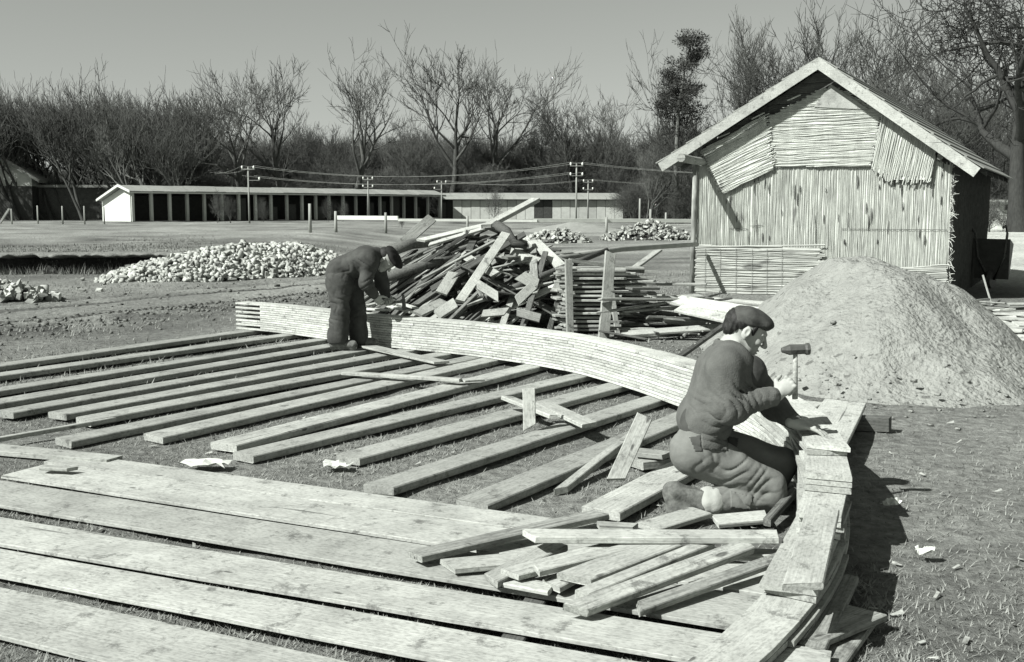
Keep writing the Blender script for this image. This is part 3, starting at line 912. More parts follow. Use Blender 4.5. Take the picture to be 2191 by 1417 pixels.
def build_right_hut():
    d = 66.0
    a = Xd(2136, d); z0 = gz(a, d)
    r = empty('far_cabin', (a, d, z0), R(-8))
    tag(r, 'small pale cabin with a band of dark windows beyond the sandy lot', 'cabin')
    m = MB(); m.box(0, 5, 0, 3, 0, 1.62); m.build('wall', M['panel'], r)
    for i in range(5):
        m = MB(); m.box(.35 + i * .62, .8 + i * .62, -.03, 0.0, 1.15, 1.5); m.build('window', M['darkroom'], r)
    m = MB(); m.box(-.3, 5.4, -.5, 3.4, 1.63, 1.78); m.build('roof', M['roofing'], r)
build_right_hut()

# ================================================================ POLES, WIRES, FENCES
POLES = []
def utility_pole(px, d, top_py, lamps, label, dz=0.0):
    x = Xd(px, d); z0 = gz(x, d)
    h = Wd(px, top_py, d).z - z0
    r = empty('utility_pole', (x, d, z0)); tag(r, label, 'pole', 'utility poles along the sheds')
    m = MB(); m.tube([(0, 0, 0), (0, 0, h)], [0.075, 0.055], 8); m.build('shaft', M['pole'], r, True)
    m = MB(); m.box(-0.5, 0.5, -0.11, -0.07, h - 0.21, h - 0.16); arm = m.build('crossarm', M['pole'], r)
    im = None
    for s in lamps:
        m = MB(); m.tube([(0, 0, 0), (0, 0, 0.06), (0, 0, 0.16), (0, 0, 0.22)], [0.04, 0.065, 0.07, 0.03], 8)
        if im is None:
            o = m.build('insulator', M['porcelain'], arm, True); im = o.data
        else:
            o = link('insulator', im, arm)
        o.location = (s[0], -0.085, h + s[1])
        if s[1] < -0.3:
            m = MB(); m.box(min(0, s[0]), max(0, s[0]), -0.1, -0.06, h + s[1] - 0.04, h + s[1]); m.build('bracket', M['pole'], r)
    POLES.append((Vector((x, d, z0)), h))
    return r
two = [(-0.44, -0.15), (0.44, -0.15)]; four = two + [(-0.45, -0.9), (0.45, -0.9)]
utility_pole(533, 84, 357, two + [(0.85, -1.0)], 'tall utility pole before the open-fronted shed')
utility_pole(498, 128, 362, four, 'utility pole rising behind the open-fronted shed roof')
utility_pole(788, 104, 380, four, 'utility pole before the far half of the open-fronted shed')
utility_pole(945, 112, 388, two + [(-0.7, -0.8)], 'utility pole where the two sheds meet')
utility_pole(1233, 84, 350, four, 'tallest utility pole before the panelled shed')
utility_pole(1258, 108, 386, four, 'shorter utility pole before the panelled shed')

def wire(p, q, sag, label):
    n = 14
    pts = [p.lerp(q, i / n) - Vector((0, 0, sag * 4 * (i / n) * (1 - i / n))) for i in range(n + 1)]
    m = MB(); m.tube(pts, 0.009, 4); o = m.build('overhead_wire', M['wire'])
    tag(o, label, 'wire', 'overhead wires')
def top(i, dx=0.0, dz=0.0): return POLES[i][0] + Vector((dx, -0.085, POLES[i][1] + dz + 0.08))
far = Vector((Xd(1490, 84), 84.0, Wd(1490, 368, 84).z))
for dx in (-0.44, 0.44):
    wire(top(0, dx, -.75), top(4, dx, -.75), 0.8, 'lower wire slung between the two tallest poles')
    wire(top(0, dx), top(0, dx) + Vector((-9, 24, .3)), 0.3, 'wire running from the near tall pole towards the wood')
    wire(top(0, dx), top(4, dx), 0.95, 'high wire slung between the two tallest poles')
    wire(top(4, dx), top(4, dx) + Vector((12, 0, -0.9)), 0.15, 'wire running from the tallest pole to the hut')
    wire(top(3, dx), top(5, dx), 0.5, 'low wire slung above the panelled shed roof')
    wire(top(5, dx), top(5, dx) + Vector((14, 0, -0.6)), 0.2, 'low wire leaving the shorter pole towards the hut')

def fence_post(px, py_base, py_top, label, wdt=0.11, zoff=0.0, lean=0.0):
    d = 60.0
    for _ in range(6):                                    # distance from the ground it stands on
        x = Xd(px, d); g = G(px, py_base, gz(x, d)); d = g.y
    x = Xd(px, d); z0 = gz(x, d); h = Wd(px, py_top, d).z - z0
    m = MB(); m.tube([(0, 0, -0.02), (lean * 0.5, 0, h * 0.5), (lean, 0, h)], [wdt * .55, wdt * .5, wdt * .45], 7)
    o = m.build('fence_post', M['pole'], None, True); o.location = (x, d, z0)
    tag(o, label, 'post', 'fence posts in the field')
    return Vector((x, d, z0)), h
for px, pb, pt in ((24, 480, 447), (80, 479, 440), (133, 480, 441), (180, 480, 441), (222, 480, 443)):
    fence_post(px, pb, pt, 'pale fence post in the row beside the whitewashed gable')
for px, pb, pt in ((663, 497, 436), (718, 498, 452), (825, 500, 455)):
    fence_post(px, pb, pt, 'lone fence post in the field before the open-fronted shed', 0.13)
for px, pb, pt in ((1000, 500, 462), (1298, 498, 465), (1392, 500, 448), (1425, 490, 455), (1369, 492, 425)):
    fence_post(px, pb, pt, 'fence post carrying the long rail before the panelled shed', 0.13)
sb = G(6, 478, .3)
o = board('leaning_brace', Wd(0, 478, 60), Wd(20, 447, 60), 0.12, 0.1, M['pole'], 0); tag(o, 'slanting brace of the corner fence post', 'brace')
def rail(px0, py0, px1, py1, d0, d1, t, label):
    m = MB(); a, b = Wd(px0, py0, d0), Wd(px1, py1, d1)
    o = board('fence_rail', a, b, 0.12, t, M['plaster'], 0); tag(o, label, 'rail')
rail(719, 466, 852, 467, 58.9, 57.6, 0.22, 'thick white rail between two field posts')
rail(852, 471, 1150, 473, 57, 57, 0.13, 'thin white rail running on towards the timber heap')
rail(1140, 472, 1492, 473, 57, 60, 0.2, 'long white rail passing behind the rubble heaps')

# ================================================================ TREES
class Tubes:
    def __init__(self): self.v = []; self.f = []; self.n = 0
    def add(self, P, rad, sides):
        P = np.asarray(P); k = len(P)
        T = np.empty_like(P); T[1:-1] = P[2:] - P[:-2]; T[0] = P[1] - P[0]; T[-1] = P[-1] - P[-2]
        T /= np.linalg.norm(T, axis=1)[:, None] + 1e-9
        a = np.array([0.31, 0.17, 0.93]) if abs(T[0][2]) < 0.85 else np.array([0.95, 0.2, 0.1])
        S = np.cross(T, a); S /= np.linalg.norm(S, axis=1)[:, None] + 1e-9
        Q = np.cross(S, T)
        an = np.arange(sides) * 2 * np.pi / sides
        V = P[:, None, :] + (S[:, None, :] * np.cos(an)[None, :, None] + Q[:, None, :] * np.sin(an)[None, :, None]) * np.asarray(rad)[:, None, None]
        b = self.n
        self.v.append(V.reshape(-1, 3)); self.n += k * sides
        i = np.arange(k - 1)[:, None] * sides; j = np.arange(sides)[None, :]; j2 = (j + 1) % sides
        self.f.append((np.stack([i + j, i + sides + j, i + sides + j2, i + j2], -1) + b).reshape(-1, 4))
    def mesh(self, name, mat, smooth=True):
        return mesh_from(name, np.concatenate(self.v), np.concatenate(self.f), mat, smooth)

def grow_tree(seed, H=14.0, r0=0.26, limbs=9, first=0.3, spread=(25, 60), up=0.25, lean=(0, 0), kids=(6, 6, 4), ratio=(0.62, 0.55, 0.5, 0.5), wander=0.1, stems=1, twig=0.012, limb_len=0.5, barks=('bark', 'twig'), limb_r=0.68):
    rs = np.random.RandomState(seed)
    trunk = Tubes(); crown = Tubes()
    def path(p, d, L, n, w, upw):
        pts = [p]; d = d / np.linalg.norm(d)
        for i in range(n):
            d = d + rs.normal(0, w, 3) + np.array([0, 0, upw / n])
            d /= np.linalg.norm(d)
            p = p + d * L / n
            pts.append(p)
        return np.array(pts), d
    def branch(p, d, L, r, lev):
        n = (7, 6, 4, 3, 2)[min(lev, 4)]
        pts, de = path(p, d, L, n, wander * (1.0 + 0.35 * lev), up)
        rad = np.linspace(r, max(r * 0.25, twig * 0.5), n + 1)
        crown.add(pts, rad, 5 if lev == 0 else (4 if lev == 1 else 3))
        if lev >= len(kids): return
        nk = max(1, int(kids[lev] * rs.uniform(0.75, 1.3)))
        for k in range(nk):
            t = rs.uniform(0.25, 1.0) if k else 1.0
            i = min(int(t * n), n - 1); fr = t * n - i
            q = pts[i] * (1 - fr) + pts[i + 1] * fr
            td = pts[i + 1] - pts[i]; td /= np.linalg.norm(td)
            a = np.radians(rs.uniform(*spread)) * (0.35 if k == 0 else 1)
            s = rs.normal(0, 1, 3); s -= td * s.dot(td); s /= np.linalg.norm(s)
            nd = td * np.cos(a) + s * np.sin(a)
            branch(q, nd, L * ratio[min(lev, 3)] * rs.uniform(0.65, 1.2), max(np.interp(t, np.linspace(0, 1, n + 1), rad) * 0.62, twig), lev + 1)
    for s in range(stems):
        base = np.array([0, 0, 0.0]) if stems == 1 else np.array([rs.normal(0, 0.35), rs.normal(0, 0.35), 0])
        d = np.array([lean[0] + rs.normal(0, 0.05 + 0.12 * (stems > 1)), lean[1] + rs.normal(0, 0.05 + 0.12 * (stems > 1)), 1.0])
        n = 9
        hh = H * (1 if stems == 1 else rs.uniform(0.7, 1.0)); rr = r0 * (1 if stems == 1 else rs.uniform(0.6, 1))
        pts, de = path(base, d, hh * 0.86, n, 0.05 + wander * 0.35, 0.1)
        pts[0][2] = -0.1
        rad = np.linspace(1, 0.0, n + 1) ** 0.8 * rr + twig; rad[0] *= 1.3
        trunk.add(pts, rad, 8)
        for k in range(limbs):
            t = first + (1 - first) * (k + rs.uniform(0, 0.8)) / limbs
            t = min(t, 0.995)
            i = min(int(t * n), n - 1); fr = t * n - i
            q = pts[i] * (1 - fr) + pts[i + 1] * fr
            td = pts[i + 1] - pts[i]; td /= np.linalg.norm(td)
            a = np.radians(rs.uniform(*spread))
            az = 2.4 * k + rs.uniform(-0.5, 0.5)
            sd = np.array([np.cos(az), np.sin(az), 0.0]); sd -= td * sd.dot(td); sd /= np.linalg.norm(sd)
            L = hh * limb_len * (1.15 - 0.75 * (t - first) / (1 - first)) * rs.uniform(0.75, 1.15)
            branch(q, td * np.cos(a) + sd * np.sin(a), L, max(np.interp(t, np.linspace(0, 1, n + 1), rad) * limb_r, twig * 1.5), 0)
    return trunk.mesh('trunk', M[barks[0]]), crown.mesh('crown', M[barks[1]])

SPEC = {
    'elm':   [grow_tree(s, 14, 0.42, 9, 0.36, (20, 50), 0.3, kids=(7, 5, 4), limb_len=0.5, wander=0.075, twig=0.026) for s in (1, 2, 3, 24)],
    'twiggy': [grow_tree(s, 9, 0.11, 12, 0.18, (18, 42), 0.35, kids=(7, 5, 3), limb_len=0.5, stems=2, twig=0.018) for s in (4, 5, 6)],
    'leaning': [grow_tree(s, 9.5, 0.17, 10, 0.34, (16, 42), 0.5, lean=(-0.45, -0.05), kids=(7, 5, 3), limb_len=0.46, stems=2, twig=0.017) for s in (7, 8, 9)],
    'poplar': [grow_tree(10, 17, 0.26, 22, 0.18, (12, 26), 0.55, kids=(6, 4, 3), limb_len=0.3, twig=0.02)],
    'brush': [grow_tree(s, 5.5, 0.07, 10, 0.06, (25, 60), 0.15, kids=(8, 5, 3), limb_len=0.5, stems=3, twig=0.011) for s in (11, 12, 13)],
    'oak':   [grow_tree(14, 19, 0.66, 12, 0.3, (50, 84), 0.12, kids=(8, 7, 5), limb_len=0.56, wander=0.17, twig=0.03, limb_r=0.8, barks=('oakbark', 'oakbark'))],
}
TREE_H = {'elm': 14.0, 'twiggy': 8.6, 'leaning': 9.0, 'poplar': 17, 'brush': 5.2, 'oak': 19}
_tr = random.Random(21)

def tree(kind, px, d, top_py, label, group, var=None, rz=None, name='bare_tree', cat='tree', wide=1.0):
    x = Xd(px, d); z0 = gz(x, d)
    h = Wd(px, top_py, d).z - z0
    tm, cm = SPEC[kind][_tr.randrange(len(SPEC[kind])) if var is None else var]
    zs = np.empty(len(cm.vertices) * 3, dtype=np.float32); cm.vertices.foreach_get('co', zs)
    s = h / float(np.percentile(zs[2::3], 99.3))
    o = empty(name, (x, d, z0), _tr.uniform(0, 6.28) if rz is None else rz)
    o.scale = (s * wide, s * wide, s)
    link('trunk', tm, o); link('crown', cm, o)
    tag(o, label, cat, group)
    return o

# trees one can tell apart against the sky
for px, tp, d, var, lab in (
        (515, 152, 116, 0, 'bare tree with forked crown left of the wide-crowned tree behind the open shed'),
        (610, 135, 118, 2, 'tall narrow bare tree rising behind the middle of the open shed'),
        (745, 112, 124, 1, 'wide-crowned bare tree above the open shed roof'),
        (968, 86, 136, 3, 'tallest bare tree above the gap between the sheds'),
        (1040, 122, 138, 2, 'tall bare tree with long slanting limbs above the panelled shed'),
        (1225, 176, 136, 0, 'bare tree with fan-shaped crown above the right of the panelled shed'),
        (1285, 186, 140, 1, 'thin bare tree beside the fan-shaped tree')):
    tree('elm', px, d, tp, lab, None, var, name='bare_tree')
tree('poplar', 1578, 95, 40, 'very tall slender bare poplar left of the hut gable', None, 0)
tree('elm', 1405, 100, 95, 'bare tree with drooping twigs beside the pine', None, 1, wide=0.8)
for px, tp, d, v in ((1650, 60, 90, 3), (1735, 30, 88, 0), (1830, 15, 84, 1), (1925, 40, 80, 2), (2010, 110, 86, 3), (2085, 60, 92, 0)):
    tree('elm', px, d, tp, 'bare tree in the grove behind the hut roof', 'trees behind the hut', v)
tree('oak', 2182, 60, -110, 'great bare oak with heavy crooked limbs right of the hut', None, 0, rz=2.2)
for px, tp, d in ((1905, 150, 70), (1960, 190, 74), (2030, 200, 72), (2100, 230, 76), (2150, 210, 80), (2185, 260, 84), (1990, 240, 84), (2075, 170, 88), (2165, 300, 72), (2130, 330, 69), (2190, 350, 70), (2110, 380, 72)):
    tree('twiggy', px, d, tp, 'thin many-stemmed bare tree in the thicket beyond the hut eaves', 'thicket beyond the hut')
for i in range(22):
    tree('leaning', -60 + i * 22 + _tr.uniform(-8, 8), _tr.uniform(100, 118), _tr.uniform(176, 225) + max(0, i - 15) * 6, 'bare young tree leaning left in the row by the barn', 'leaning young trees', rz=_tr.uniform(-0.5, 0.5))
for i in range(7):
    tree('twiggy', 250 + i * 28 + _tr.uniform(-10, 10), _tr.uniform(116, 132), _tr.uniform(200, 260), 'dense twiggy tree behind the leaning young trees', 'twiggy trees left of the wood')
for i in range(62):
    px = 330 + i * 19.5 + _tr.uniform(-9, 9)
    tree('twiggy', px, _tr.uniform(138, 150), _tr.uniform(285, 345), 'thin bare tree in the dense wood behind the sheds', 'trees of the dense wood')
for i in range(60):
    px = 300 + i * 20.5 + _tr.uniform(-9, 9)
    tree('twiggy', px, _tr.uniform(152, 168), _tr.uniform(285, 335), 'thin bare tree in the dense wood behind the sheds', 'trees of the dense wood')
for i in range(22):
    px = 350 + i * 53 + _tr.uniform(-22, 22)
    tree('elm', px, _tr.uniform(138, 152), _tr.uniform(235, 305), 'thin bare tree in the dense wood behind the sheds', 'trees of the dense wood')
for i in range(72):
    px = 60 + i * 20 + _tr.uniform(-9, 9)
    tree('brush', px, _tr.uniform(134, 142), _tr.uniform(345, 395), 'dark leafless brush along the edge of the wood', 'brush along the wood edge', name='bush', cat='bush')
for i in range(18):
    tree('twiggy', 1380 + i * 22 + _tr.uniform(-8, 8), _tr.uniform(88, 112), _tr.uniform(250, 330), 'thin bare tree between the pine and the hut', 'trees left of the hut')
for i in range(20):
    tree('brush', 1345 + i * 9 + _tr.uniform(-8, 8), _tr.uniform(90, 118), _tr.uniform(380, 420), 'low leafless bush between the panelled shed and the hut', 'bushes left of the hut', name='bush', cat='bush')
for px, d, tp in ((2120, 60, 440), (2150, 62.5, 458), (2180, 61, 452), (2140, 70, 400), (2175, 71, 392), (2200, 64, 430), (2112, 63, 420)):
    tree('brush', px, d, tp, 'low leafless bush at the edge of the sandy lot', 'bushes by the far cabin', name='bush', cat='bush')
for px, d, tp in ((205 * 1.0 + 260, 86, 408), (492, 88, 422), (700, 92, 425), (735, 95, 430), (860, 60, 466), (1062, 112, 400), (560, 93, 425)):
    tree('brush', px, d, tp, 'small bare sapling before the open shed', 'saplings before the sheds', name='sapling', cat='sapling', wide=0.6)

# dense twig mass far inside the wood
def build_thicket():
    rs = np.random.RandomState(77)
    n = 15000
    px = np.concatenate([np.maximum(rs.uniform(-80, 1520, n - 3000), rs.uniform(150, 420, n - 3000)), rs.uniform(1850, 2260, 3000)])
    d = rs.uniform(160, 182, n); d[-3000:] = rs.uniform(92, 108, 3000)
    x = (px - IMG_W / 2) / FPX * d * 1.006
    z = ground_z(x, d)
    h = rs.uniform(2.5, 8.5, n) * (0.75 + 0.3 * np.sin(px / 61.0) * np.sin(px / 23.0)); h[-3000:] *= 0.75
    wd = rs.uniform(0.025, 0.075, n)
    lx = rs.normal(0, 0.16, n) * h; lx2 = lx * rs.uniform(0.2, 0.6, n)
    ly = rs.normal(0, 0.6, n)
    zz = z + rs.uniform(0, 4.5, n) * (rs.rand(n) > 0.35)
    v = np.stack([np.stack([x - wd, d, zz], -1), np.stack([x + wd, d, zz], -1), np.stack([x + lx2 + wd * .6, d + ly, zz + h * .5], -1), np.stack([x + lx2 - wd * .6, d + ly, zz + h * .5], -1),
                  np.stack([x + lx, d + ly, zz + h], -1)], 1).reshape(-1, 3)
    b = np.arange(n) * 5
    f = np.concatenate([np.stack([b, b + 1, b + 2], -1), np.stack([b, b + 2, b + 3], -1), np.stack([b + 3, b + 2, b + 4], -1)])
    o = link('far_woodland', mesh_from('far_woodland', v, f.astype(np.int32), M['twig']))
    tag(o, 'dark mass of bare stems deep in the far wood', 'woodland', kind='stuff')
build_thicket()

# pine with bare trunk and clumped crown
def build_pine():
    d = 92.0; px = 1448
    x = Xd(px, d); z0 = gz(x, d); H = Wd(px, 80, d).z - z0
    o = empty('pine_tree', (x, d, z0)); tag(o, 'tall dark pine with bare trunk and clumped crown left of the hut', 'tree')
    rs = np.random.RandomState(5)
    t = Tubes()
    t.add(np.array([[0, 0, -.1], [-0.15, 0, H * .3], [0, 0, H * .6], [.5, 0, H * .85], [.95, 0, H * .97]]), [.24, .19, .15, .09, .04], 8)
    link('trunk', t.mesh('trunk', M['palebark']), o)
    br = Tubes(); tri = []
    for k in range(58):
        zz = H * rs.uniform(0.47, 0.99); a = rs.uniform(0, 6.28)
        cx = np.interp(zz, [H * .6, H * .85, H * .97], [0, .5, .95])
        L = (2.3 - 1.3 * max(0, (zz / H - .72) / .27)) * rs.uniform(.5, 1.05)
        p = np.array([cx, 0, zz]); e = p + np.array([math.cos(a) * L, math.sin(a) * L, rs.uniform(.1, .7)])
        br.add(np.array([p, (p + e) / 2 + [0, 0, -.08], e]), [.05, .035, .015], 4)
        for c in range(5):
            q = p + (e - p) * rs.uniform(.5, 1.05) + rs.normal(0, .22, 3)
            m = 60
            dirs = rs.normal(0, 1, (m, 3)); dirs /= np.linalg.norm(dirs, axis=1)[:, None]
            c0 = q + dirs * (rs.rand(m, 1) ** .5) * np.array([.62, .62, .3])
            s1 = rs.normal(0, 1, (m, 3)) * .1; s2 = dirs * rs.uniform(.08, .2, (m, 1)) + [0, 0, .05]
            tri.append(np.stack([c0 - s1 * .3, c0 + s1 * .3, c0 + s2], 1).reshape(-1, 3))
    link('branches', br.mesh('branches', M['bark']), o)
    v = np.concatenate(tri); link('crown', mesh_from('crown', v, np.arange(len(v), dtype=np.int32).reshape(-1, 3), M['needle']), o)
build_pine()

# ================================================================ RUBBLE HEAPS
_stone_meshes = []
def stone_mesh(seed):
    r = random.Random(seed)
    sx, sy, sz = r.uniform(.05, .13), r.uniform(.04, .075), r.uniform(.03, .055)
    vs = [(i * sx * r.uniform(.7, 1.1), j * sy * r.uniform(.7, 1.1), k * sz * r.uniform(.7, 1.1)) for i in (-1, 1) for j in (-1, 1) for k in (-1, 1)]
    if r.random() < .6:
        i = r.randrange(8); vs[i] = tuple(c * .35 for c in vs[i])
    fs = [(0, 1, 3, 2), (4, 6, 7, 5), (0, 4, 5, 1), (2, 3, 7, 6), (0, 2, 6, 4), (1, 5, 7, 3)]
    return mesh_from('brick_piece', vs, fs, M['rubble'])
_stone_meshes = [stone_mesh(i) for i in range(24)]
_stone_np = []
for me in _stone_meshes:
    a = np.empty(24, dtype=np.float32); me.vertices.foreach_get('co', a); _stone_np.append(a.reshape(8, 3))
QF = np.array([(0, 1, 3, 2), (4, 6, 7, 5), (0, 4, 5, 1), (2, 3, 7, 6), (0, 2, 6, 4), (1, 5, 7, 3)])

def heap(name, base_pts, height, n, label, seed, parts=300, scale=1.0, lumps=1.0):
    """base ellipse through centre c, axes; stones scattered over the heap's skin"""
    (cx, cy, ax, ay, rot) = base_pts
    rs = random.Random(seed)
    zc = gz(cx, cy); o = empty(name, (cx, cy, zc)); tag(o, label, 'rubble heap')
    items = []
    ca, sa = math.cos(rot), math.sin(rot)
    def prof(u, v):
        q = math.sqrt(u * u + v * v)
        ridge = 1 + 0.28 * lumps * float(VN(u * 2.2 + seed * 3, v * 2.2))
        return max(0.0, 1 - q) ** 0.75 * height * ridge
    for i in range(n):
        a = rs.uniform(0, 6.283); q = math.sqrt(rs.random()) * 1.03
        u, v = q * math.cos(a), q * math.sin(a)
        lx, ly = u * ax * ca - v * ay * sa, u * ax * sa + v * ay * ca
        z = prof(u, v) + rs.uniform(-.03, .09) * scale + gz(cx + lx, cy + ly) - gz(cx, cy)
        items.append((ly, lx, z))
    items.sort()
    k0 = [i for i in items]
    rs.shuffle(k0)
    front = sorted(items, key=lambda t: t[0] - 0.8 * t[2])[:int(n * 0.75)]
    rs.shuffle(front)
    chosen = set(id(t) for t in front[:parts])
    big_v = []; big_f = []; c = 0
    for t in items:
        rot_m = Matrix.Rotation(rs.uniform(0, 6.28), 3, 'Z') @ Matrix.Rotation(rs.gauss(0, 1.0), 3, 'X') @ Matrix.Rotation(rs.gauss(0, 1.0), 3, 'Y')
        s = rs.uniform(.7, 1.25) * scale; mi = rs.randrange(24)
        if id(t) in chosen:
            p = link('brick_piece', _stone_meshes[mi], o)
            mm = (rot_m * s).to_4x4(); mm.translation = (t[1], t[0], t[2]); p.matrix_basis = mm
        else:
            vv = _stone_np[mi] @ np.array(rot_m).T * s + np.array([t[1], t[0], t[2] - 0.02])
            big_v.append(vv); big_f.append(QF + c); c += 8
    if big_v:
        p = link('brick_rubble', mesh_from('brick_rubble', np.concatenate(big_v), np.concatenate(big_f), M['rubble']), o); p['kind'] = 'stuff'
    # dark core added to block light and paint the shade between bricks
    m = []; fs = []; N = 20; Rn = 8
    for j in range(Rn + 1):
        for i in range(N):
            a = i / N * 6.283; q = j / Rn; u, v = q * math.cos(a), q * math.sin(a)
            lx, ly = u * ax * ca - v * ay * sa, u * ax * sa + v * ay * ca
            m.append((lx, ly, prof(u, v) - 0.09 + gz(cx + lx, cy + ly) - zc + (0.0 if j < Rn else -0.1)))
    for j in range(Rn):
        for i in range(N):
            fs.append((j * N + i, (j + 1) * N + i, (j + 1) * N + (i + 1) % N, j * N + (i + 1) % N))
    link('rubble_core', mesh_from('rubble_core', m, fs, M['gapshade']), o)
    return o

pL, pR = G(212, 606), G(768, 578)
cx, cy = (pL.x + pR.x) / 2, (pL.y + pR.y) / 2 + 0.35
heap('rubble_heap', (cx, cy, (pR - pL).length / 2 * 1.02, 1.25, math.atan2(pR.y - pL.y, pR.x - pL.x)), 0.74, 3000, 'long pale heap of broken bricks left of the bending man', 31, 300, 0.74, 0.8)
c0 = G(10, 640); heap('rubble_heap', (c0.x - 0.15, c0.y, 1.0, 0.6, 0.4), 0.28, 260, 'small heap of broken bricks beside the dirt track', 32, 230, 0.8)
c0 = G(1395, 523); heap('rubble_heap', (c0.x, c0.y + 0.8, 2.2, 1.1, 0.12), 0.72, 420, 'distant brick heap beside the left wall of the hut', 33, 280, 0.9)
c0 = G(1195, 527); heap('rubble_heap', (c0.x, c0.y + 0.6, 1.4, 0.8, 0.0), 0.55, 220, 'distant brick heap behind the timber scrap heap', 34, 150, 1.0)
rs = random.Random(8)
for i in range(7):
    p = G(rs.uniform(130, 330), rs.uniform(600, 625)); s = rs.uniform(.5, .9)
    o = link('brick_piece', _stone_meshes[i]); o.location = (p.x, p.y, gz(p.x, p.y) + .03); o.scale = (s, s, s); o.rotation_euler = (.2, .1, i)
    tag(o, 'stray brick piece lying between the two near rubble heaps', 'brick', 'stray bricks')

# sand bank beyond
def mound(name, cx, cy, ax, ay, h, mat, label, seed, power=1.0, rough=0.05, rings=60, segs=120, top=0.0, rot=0.0, cat='sand pile', left=1.0, slump=0.0):
    vs = []; fs = []
    ca, sa = math.cos(rot), math.sin(rot)
    for j in range(rings + 1):
        q = (j / rings)
        for i in range(segs):
            a = i / segs * 2 * math.pi
            k = 1 + 0.2 * float(VN(math.cos(a) * 1.5 + seed, math.sin(a) * 1.5 + 5)) + (0.14 * float(VN(math.cos(a) * 6 + seed, math.sin(a) * 6 + 5)) * q if slump else 0)
            axx = ax * (left if math.cos(a) < 0 else 1.0); u, v = q * math.cos(a) * axx * k, q * math.sin(a) * ay * k
            x, y = u * ca - v * sa, u * sa + v * ca
            qq = max(0.0, (q - top) / (1 - top))
            z = h * max(0, 1 - qq) ** power if q < 1 else 0
            z *= 1 + 0.12 * float(VN(x * 1.1 + seed, y * 1.1))
            z += rough * float(fbm(x + seed * 7, y, 0.55, 4)) * min(1, (1 - q) * 5)
            if slump: z += slump * (1.1 * float(fbm(x + 31, y * .7 + 5, 1.1, 3)) + 0.6 * float(VN(x * 1.3 + 4, y * 1.3))) * min(1, (1 - q) * 4) * min(1, q * 4)
            if j == rings: z = -0.06
            vs.append((x, y, z))
    for j in range(rings):
        for i in range(segs):
            fs.append((j * segs + i, (j + 1) * segs + i, (j + 1) * segs + (i + 1) % segs, j * segs + (i + 1) % segs))
    o = link(name, mesh_from(name, vs, fs, mat, True)); o.location = (cx, cy, gz(cx, cy))
    tag(o, label, cat)
    return o
c0 = G(1235, 503, .1); mound('earth_mound', c0.x, c0.y + 2, 3.6, 2.2, 0.62, noise_mat('pale_earth', 0.2, 0.27, 4, bump=0.5, bump_scale=14, dist=0.05), 'low pale mound of earth behind the rubble heaps', 5, 1.4, 0.05, 16, 40, cat='mound')

# ================================================================ SAND PILE
mound('sand_pile', 3.42, 11.0, 1.95, 2.6, 1.1, M['sand'], 'large conical pile of sand in front of the reed hut', 9, 1.08, 0.09, 110, 200, 0.16, left=0.74, slump=0.2)
def build_clods():
    rs = np.random.RandomState(6); n = 420
    a = rs.uniform(0, 6.28, n); q = rs.normal(1.0, 0.16, n)
    x = 3.35 + np.cos(a) * 1.85 * q; y = 11.0 + np.sin(a) * 2.65 * q
    V = []; F = []; c = 0
    for i in range(n):
        s = rs.uniform(.08, .3) * (0.6 if rs.rand() < .8 else 1)
        m = _stone_np[i % 24] * s * np.array([1, 1.3, 1.2]); th = rs.uniform(0, 6.28)
        m = m @ np.array([[math.cos(th), -math.sin(th), 0], [math.sin(th), math.cos(th), 0], [0, 0, 1]]).T
        zz = gz(x[i], y[i]) + max(0, (1 - q[i])) * 1.15
        V.append(m + [x[i], y[i], zz + .01]); F.append(QF + c); c += 8
    o = link('sand_clods', mesh_from('sand_clods', np.concatenate(V), np.concatenate(F), M['sand'])); tag(o, 'loose clods scattered round the foot of the sand pile', 'clods', kind='stuff')
build_clods()

# ================================================================ CURVED ARCH OF STACKED BOARDS
BASE_Z = 0.07; NL = 13; LT = 0.0255
_pts = [G(505, 704, BASE_Z), G(600, 713, BASE_Z), G(800, 740, BASE_Z), G(1000, 761, BASE_Z), G(1200, 792, BASE_Z), G(1330, 827, BASE_Z), G(1440, 866, BASE_Z)]
_ctrl = [(p.x, p.y) for p in _pts] + [(1.50, 7.25), (1.56, 6.2), (1.45, 5.3), (1.17, 4.45), (0.81, 3.75), (0.4, 3.15), (-0.1, 2.6)]
def catmull(ctrl, n=60):
    c = [np.array(p) for p in ctrl]; c = [2 * c[0] - c[1]] + c + [2 * c[-1] - c[-2]]
    o = []
    for i in range(1, len(c) - 2):
        for k in range(n):
            t = k / n
            o.append(0.5 * ((2 * c[i]) + (-c[i - 1] + c[i + 1]) * t + (2 * c[i - 1] - 5 * c[i] + 4 * c[i + 1] - c[i + 2]) * t * t + (-c[i - 1] + 3 * c[i] - 3 * c[i + 1] + c[i + 2]) * t ** 3))
    o.append(c[-2]); return np.array(o)
ARC = catmull(_ctrl)
_sl = np.concatenate([[0], np.cumsum(np.linalg.norm(np.diff(ARC, axis=0), axis=1))]); S_MAX = _sl[-1]
def arc(s):
    p = np.array([np.interp(s, _sl, ARC[:, 0]), np.interp(s, _sl, ARC[:, 1])])
    q0 = np.array([np.interp(s - .25, _sl, ARC[:, 0]), np.interp(s - .25, _sl, ARC[:, 1])]); q1 = np.array([np.interp(s + .25, _sl, ARC[:, 0]), np.interp(s + .25, _sl, ARC[:, 1])])
    t = q1 - q0; t /= np.linalg.norm(t)
    return p, t, np.array([-t[1], t[0]])          # inner point, tangent, outward normal (left of travel = away from camera)

